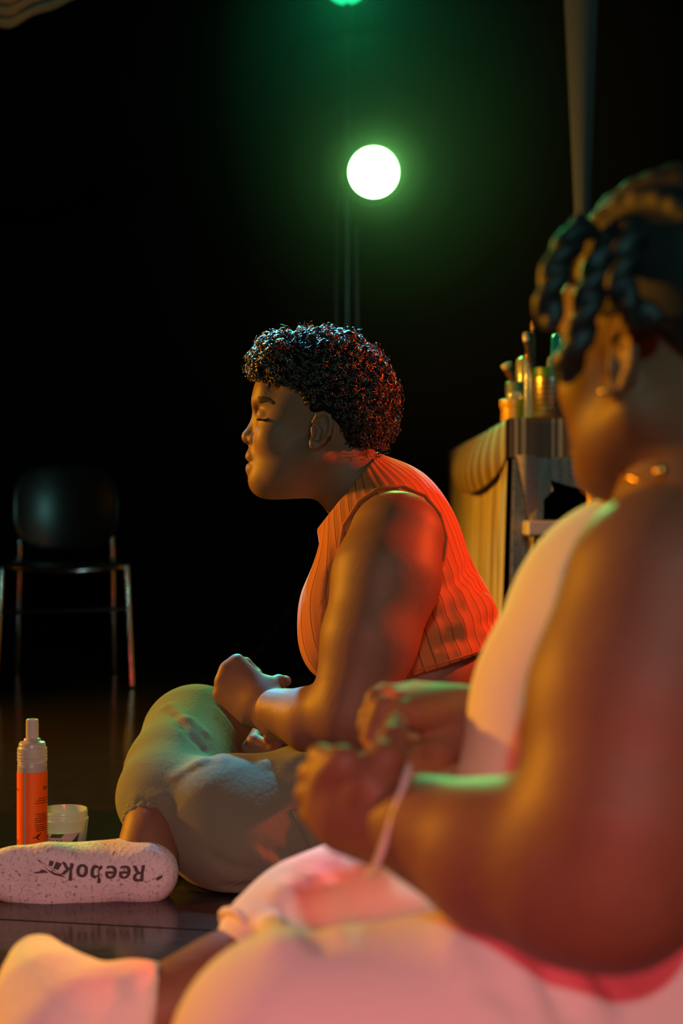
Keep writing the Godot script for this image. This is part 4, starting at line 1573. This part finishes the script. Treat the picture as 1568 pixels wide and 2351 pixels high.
	# tall clear bottle that catches blue light
	c = stand.call(1212, 3.56)
	o = thing("glass_bottle", "tall narrow clear bottle beside the pierced metal holder", "bottle", c)
	var ice := stuff(rgb(0.55, 0.62, 0.68), 0.08, 0.6)
	ice.transparency = BaseMaterial3D.TRANSPARENCY_ALPHA
	ice.albedo_color.a = 0.35
	s = Soup.new()
	s.lathe([[0.0, 0.0], [0.0085, 0.0], [0.0095, 0.002], [0.0095, 0.05], [0.009, 0.09], [0.0095, 0.13], [0.007, 0.14], [0.006, 0.152], [0.0, 0.153]], c, Basis(), 24)
	part("glass", s, ice, o)
	s = Soup.new()
	s.lathe([[0.0065, 0.15], [0.0075, 0.152], [0.0075, 0.16], [0.003, 0.163], [0.003, 0.21], [0.0, 0.211]], c, Basis(), 18)
	part("stopper", s, stuff(rgb(0.6, 0.3, 0.04), 0.18, 0.6, 0.7), o)
	# pierced metal holder
	c = stand.call(1268, 3.56)
	o = thing("metal_holder", "pierced metal tool holder with a green rim band on the table", "holder", c)
	var tin := stuff(rgb(0.3, 0.24, 0.18), 0.3, 0.6, 0.85)
	s = Soup.new()
	s.lathe([[0.0, 0.0], [0.05, 0.0], [0.05, 0.1], [0.05, 0.1], [0.048, 0.1], [0.048, 0.004], [0.0, 0.004]], c, Basis(), 48)
	part("can", s, tin, o)
	s = Soup.new()
	s.lathe([[0.0492, 0.101], [0.0505, 0.101], [0.0505, 0.123], [0.0488, 0.123], [0.0488, 0.101]], c, Basis(), 48)
	part("rim_band", s, stuff(rgb(0.02, 0.16, 0.03), 0.4), o)
	var hole := stuff(rgb(0.012, 0.01, 0.008), 0.8)
	var dots := [[0.55, 0.042, 0.0]]
	for ring in [[0.009, 8], [0.017, 14], [0.026, 18]]:
		for i in ring[1]:
			var a: float = TAU * i / ring[1]
			dots.append([0.55 + cos(a) * ring[0] / 0.05, 0.042 + sin(a) * ring[0], a])
	for row in 6:
		for i in 5:
			dots.append([-0.95 + i * 0.2 + 0.1 * (row % 2), 0.02 + row * 0.013, 0.6])
	for d in dots:
		s = Soup.new()
		var pts := []
		for i in 8:
			var a := TAU * i / 8
			var u := Vector2(cos(a) * 0.0034, sin(a) * 0.0019).rotated(d[2])
			pts.append([d[0] + u.x / 0.05, d[1] + u.y])
		curved_poly(s, c, 0.0504, pts)
		part("hole", s, hole, o)
	# tools in the holder
	var mouth := c + Vector3(0, 0.09, 0)
	o = thing("comb", "teal plastic comb with a round hole standing in the metal holder", "comb", mouth)
	var teal := stuff(rgb(0.02, 0.5, 0.38), 0.35)
	var body := CSGCombiner3D.new()
	body.name = "comb_body"
	o.add_child(body)
	var poly := CSGPolygon3D.new()
	poly.name = "blade"
	var outline := PackedVector2Array()
	for i in 17:
		var a := PI * i / 16.0
		outline.append(Vector2(cos(a) * 0.0165, 0.075 + sin(a) * 0.017))
	outline.append_array(PackedVector2Array([Vector2(-0.011, 0.02), Vector2(-0.009, -0.07), Vector2(0.009, -0.07), Vector2(0.009, 0.02)]))
	poly.polygon = outline
	poly.depth = 0.004
	poly.material = teal
	body.add_child(poly)
	var cut := CSGCylinder3D.new()
	cut.name = "eye"
	cut.radius = 0.0035
	cut.height = 0.03
	cut.operation = CSGShape3D.OPERATION_SUBTRACTION
	cut.rotation.x = PI / 2
	cut.position = Vector3(0.0, 0.074, 0.0)
	cut.material = teal
	body.add_child(cut)
	body.rotation = Vector3(0.1, 0.15, -0.1)
	body.position = Vector3(0.002, 0.025, 0.03)
	var sticks := [
		["hair_brush", "brown brush handle with a bright tip standing in the metal holder", "brush", Vector3(-0.022, 0, 0.01), 0.22, 0.009, 0.125, rgb(0.03, 0.015, 0.01), rgb(0.6, 0.55, 0.42)],
		["hair_pick", "thin black pick with an orange glint at the left of the holder", "comb", Vector3(-0.038, 0, -0.005), 0.04, 0.005, 0.15, rgb(0.01, 0.01, 0.01), rgb(0.5, 0.22, 0.03)],
		["hair_pick", "short red-brown pick at the right of the teal comb", "comb", Vector3(0.034, 0, 0.01), -0.14, 0.009, 0.1, rgb(0.3, 0.08, 0.05), rgb(0.4, 0.12, 0.06)],
		["hair_brush", "black brush with a clear knob between the brown handle and the teal comb", "brush", Vector3(-0.012, 0, 0.022), -0.03, 0.008, 0.06, rgb(0.008, 0.008, 0.01), rgb(0.2, 0.25, 0.3)],
	]
	for q in sticks:
		var b0: Vector3 = c + q[3] + Vector3(0, 0.008, 0)
		o = thing(q[0], q[1], q[2], b0)
		var tilt := Basis(Vector3(0, 0, 1), q[4])
		s = Soup.new()
		var L: float = q[6] + 0.06
		s.lathe([[0.0, 0.0], [q[5] * 0.6, 0.0], [q[5] * 0.7, L * 0.5], [q[5], L * 0.8], [q[5] * 0.95, L]], b0, tilt, 16)
		part("handle", s, stuff(q[7], 0.3), o)
		s = Soup.new()
		s.lathe([[q[5] * 0.95, L], [q[5] * 0.9, L + 0.012], [q[5] * 0.5, L + 0.02], [0.0, L + 0.022]], b0, tilt, 16)
		part("tip", s, stuff(q[8], 0.2), o)
	# crumpled gold foil flower on a stem
	c = stand.call(1302, 3.6)
	o = thing("foil_ornament", "crumpled orange foil flower on a stem behind the twists", "ornament", c)
	s = Soup.new()
	s.tube([c, c + Vector3(0.004, 0.1, 0.0), c + Vector3(0.006, 0.2, 0.0)], 0.003, 8)
	part("stem", s, stuff(rgb(0.1, 0.06, 0.03), 0.5), o)
	for i in 5:
		var a := TAU * i / 5.0 + 0.3
		s = Soup.new()
		s.cloth(8, 10, func(u: float, v: float) -> Vector3:
			var w := 0.016 * sin(PI * minf(v + 0.12, 1.0)) * (u - 0.5) * 2.0
			var out := 0.004 + 0.024 * v * v
			var side := Vector3(-sin(a), 0, cos(a))
			return c + Vector3(0.006, 0.195, 0) + Vector3(cos(a), 0, sin(a)) * out + side * w + Vector3(0, 0.068 * v + 0.004 * sin(u * 9.0 + i), 0), 0.0006)
		part("petal", s, stuff(rgb(0.75, 0.32, 0.1), 0.25, 0.6, 0.5), o)

# ---------------------------------------------------------------- hanging cloths
func hangings() -> void:
	var top := at(1332, -160, 4.2)
	var o := thing("hanging_strip", "pale grey cloth strip tapering downwards, hanging in front of the dark wall", "cloth strip", Vector3(top.x, 0, top.z))
	var s := Soup.new()
	s.cloth(6, 40, func(u: float, v: float) -> Vector3:
		var l := at(1288, -160, 4.2).lerp(at(1322, 560, 4.2), v)
		var r := at(1378, -160, 4.2).lerp(at(1352, 560, 4.2), v)
		var p := l.lerp(r, u)
		p.z += 0.012 * sin(u * PI)
		return p)
	part("strip", s, stuff(rgb(0.09, 0.115, 0.13), 0.9, 0.2), o)
	s = Soup.new()
	s.tube([at(1270, -165, 4.2), at(1396, -165, 4.2)], 0.012, 10)
	part("rod", s, stuff(rgb(0.03, 0.03, 0.03), 0.5), o)

	var c := at(60, -100, 4.0)
	o = thing("canvas_hanging", "beige stitched canvas with a wavy lower edge hanging at the top left", "canvas", Vector3(c.x, 0, c.z))
	var beige := cloth_material(rgb(0.36, 0.25, 0.14), 60.0, 0.4)
	var edge := func(u: float) -> float:
		return lerpf(56.0, -40.0, pow(maxf(u, 0.0), 1.15)) + 9.0 * sin(u * 8.0 + 0.4) + 4.0 * sin(u * 19.0)
	for i in 3:                                                 # sewn panels
		s = Soup.new()
		s.cloth(24, 6, func(u: float, v: float) -> Vector3:
			var px := lerpf(-140.0, 330.0, u)
			var e: float = edge.call(clampf((px + 0.0) / 300.0, -0.4, 1.1) if px > 0.0 else px / 300.0 * 0.3)
			var y1 := e - i * 28.0
			var p := at(px, lerpf(y1 - 28.5, y1, v), 4.0 - 0.03 * i)
			p.z += 0.012 * sin(v * PI) + 0.01 * sin(u * 17.0)
			return p, 0.006)
		part("panel", s, beige, o)
	s = Soup.new()
	s.tube([at(-150, -60, 4.05), at(340, -150, 4.05)], 0.01, 8)
	part("batten", s, stuff(rgb(0.1, 0.07, 0.04), 0.6), o)

# ---------------------------------------------------------------- the scene
func _ready() -> void:
	var cam := Camera3D.new()
	cam.name = "camera"
	add_child(cam)
	cam.position = Vector3(0, EYE, 0)
	var lens := CameraAttributesPhysical.new()
	lens.frustum_focal_length = 12.0 * FOCAL / 1175.5
	lens.frustum_focus_distance = 2.22
	lens.frustum_near = 0.05
	lens.frustum_far = 60.0
	lens.exposure_aperture = 2.1
	cam.attributes = lens
	cam.fov = rad_to_deg(2.0 * atan(1175.5 / FOCAL))
	cam.current = true

	var env := Environment.new()
	env.background_mode = Environment.BG_COLOR
	env.background_color = Color.BLACK
	env.tonemap_mode = Environment.TONE_MAPPER_LINEAR
	env.tonemap_exposure = 1.0
	env.sdfgi_enabled = true
	env.ssao_enabled = true
	env.ssil_enabled = true
	env.volumetric_fog_enabled = true
	env.volumetric_fog_density = 0.0
	var we := WorldEnvironment.new()
	we.name = "environment"
	we.environment = env
	add_child(we)

	# coloured stage lamps
	var sit := Vector3(0.05, 0.5, -2.3)
	stage_lamp("stage_lamp", "amber stage lamp out of frame on the left", Vector3(-2.8, 1.2, -3.1), Vector3(0.2, 0.6, -2.4), 0.09, rgb(1.0, 0.38, 0.015), 14.0, 6.0, 50.0, 0.08, 0.6)
	stage_lamp("stage_lamp", "red stage lamp out of frame on the right", Vector3(2.1, 1.55, -2.65), Vector3(0.1, 0.5, -2.3), 0.09, rgb(1.0, 0.075, 0.012), 11.5, 6.0, 32.0, 0.05)
	stage_lamp("stage_lamp", "cyan stage lamp hung above and behind", Vector3(-0.7, 2.7, -4.1), Vector3(-0.03, 0.7, -2.33), 0.09, rgb(0.1, 0.6, 1.0), 34.0, 6.0, 8.0, 0.05, 0.9)
	stage_lamp("stage_lamp", "dim teal stage lamp behind the camera", Vector3(0.12, 2.05, 1.7), Vector3(0.05, 0.45, -2.2), 0.12, rgb(0.36, 1.0, 0.92), 2.3, 3.0, 40.0, 0.08)
	stage_lamp("stage_lamp", "rose stage lamp low behind the camera", Vector3(-0.08, 0.78, 1.0), Vector3(-0.05, -0.28, -2.0), 0.12, rgb(1.0, 0.07, 0.09), 3.3, 3.0, 19.0, 0.1, 1.0)
	stage_lamp("stage_lamp", "bright round lamp with a green haze on the black stand", at(858, 395, 5.0), Vector3(0.25, 0.95, -1.2), 0.082, rgb(0.25, 1.0, 0.2), 4.2, 60.0, 30.0, 0.07)
	stage_lamp("stage_lamp", "green lamp at the top of the black stand", at(795, -42, 5.0), Vector3(0.1, 0.6, -2.0), 0.075, rgb(0.02, 1.0, 0.35), 4.0, 1.0, 34.0, 0.07)

	# the dark room
	var wallm := stuff(rgb(0.006, 0.006, 0.006), 0.95, 0.1)
	var s := Soup.new()
	s.box(Vector3(0, 1.9, -6.6), Vector3(9.0, 3.9, 0.2))
	structure("wall_back", s, wallm)
	s = Soup.new()
	s.box(Vector3(0, 1.9, 3.1), Vector3(9.0, 3.9, 0.2))
	structure("wall_front", s, wallm)
	s = Soup.new()
	s.box(Vector3(-4.4, 1.9, -1.75), Vector3(0.2, 3.9, 9.6))
	structure("wall_left", s, wallm)
	s = Soup.new()
	s.box(Vector3(4.4, 1.9, -1.75), Vector3(0.2, 3.9, 9.6))
	structure("wall_right", s, wallm)
	s = Soup.new()
	s.box(Vector3(0, 3.9, -1.75), Vector3(9.0, 0.2, 9.9))
	structure("ceiling", s, wallm)
	floor_boards()

	# thin stage haze: a wide veil in front of the lamps and a denser pocket at the bright one
	var haze := Node3D.new()
	haze.name = "haze"
	tag(haze, "thin stage haze glowing green round the lamps", "haze", "", "stuff")
	add_child(haze)
	for v in [[Vector3(0.35, 1.95, -4.5), Vector3(2.2, 3.1, 1.1), 0.008], [Vector3(0.32, 1.9, -4.5), Vector3(1.4, 2.4, 1.0), 0.012], [at(858, 395, 4.9), Vector3(0.36, 0.36, 0.36), 0.05], [at(858, 395, 4.88), Vector3(0.56, 0.56, 0.46), 0.035], [at(858, 395, 4.86), Vector3(0.9, 0.9, 0.6), 0.018]]:
		var fog := FogVolume.new()
		fog.name = "veil"
		fog.shape = RenderingServer.FOG_VOLUME_SHAPE_ELLIPSOID
		fog.size = v[1]
		fog.position = v[0]
		var fm := FogMaterial.new()
		fm.density = v[2]
		fm.albedo = Color(0.9, 0.9, 0.9)
		fog.material = fm
		haze.add_child(fog, true)

	person_in_profile()
	person_in_front()
	table_and_cloths()
	light_stand()
	chair()
	hangings()
	foam_bottle()
	cream_jar()

func floor_boards() -> void:
	var im := Image.create(1024, 1024, false, Image.FORMAT_L8)
	var rng := RandomNumberGenerator.new()
	rng.seed = 5
	im.fill(Color(0.35, 0.35, 0.35))
	for i in 420:                                               # scuffs
		var p := Vector2(rng.randf() * 1024, rng.randf() * 1024)
		var d := Vector2.from_angle(rng.randfn(0.0, 0.35))
		var v := rng.randf_range(0.3, 0.75)
		for k in rng.randi_range(20, 160):
			p += d
			d = d.rotated(rng.randf_range(-0.02, 0.02))
			im.set_pixel(int(fposmod(p.x, 1024)), int(fposmod(p.y, 1024)), Color(v, v, v))
	var m := stuff(rgb(0.016, 0.0155, 0.015), 0.42, 0.5)
	m.roughness = 0.42
	m.roughness_texture = ImageTexture.create_from_image(im)
	m.roughness_texture_channel = BaseMaterial3D.TEXTURE_CHANNEL_RED
	m.normal_enabled = true
	m.normal_texture = noise_tex(0.012, 512, 5, 2, true, 2.0)
	m.normal_scale = 0.12
	m.uv1_triplanar = true
	m.uv1_world_triplanar = true
	m.uv1_scale = Vector3(0.9, 0.9, 0.9)
	var root := Node3D.new()
	root.name = "floor"
	root.set_meta("kind", "structure")
	add_child(root)
	var turn := Basis(Vector3.UP, -0.18)
	var s := Soup.new()
	s.box(Vector3(0, -0.06, -1.75), Vector3(9.0, 0.1, 9.9))
	part("subfloor", s, stuff(rgb(0.004, 0.004, 0.004), 0.9), root)
	# sheets laid edge to edge; one long joint passes in front of the sock
	var joint := at(250, 2118, 1.9)
	joint.y = 0
	for row in range(-4, 6):
		for k in range(-3, 4):
			var c := turn * Vector3(k * 2.44 + (0.8 if row % 2 else -0.3), -0.005, (row + 0.5) * 1.22) + joint
			if absf(c.x) > 5.2 or c.z > 3.6 or c.z < -7.0:
				continue
			s = Soup.new()
			s.box(c, Vector3(2.438, 0.01, 1.217), turn, 0.0015)
			part("floor_panel", s, m, root)
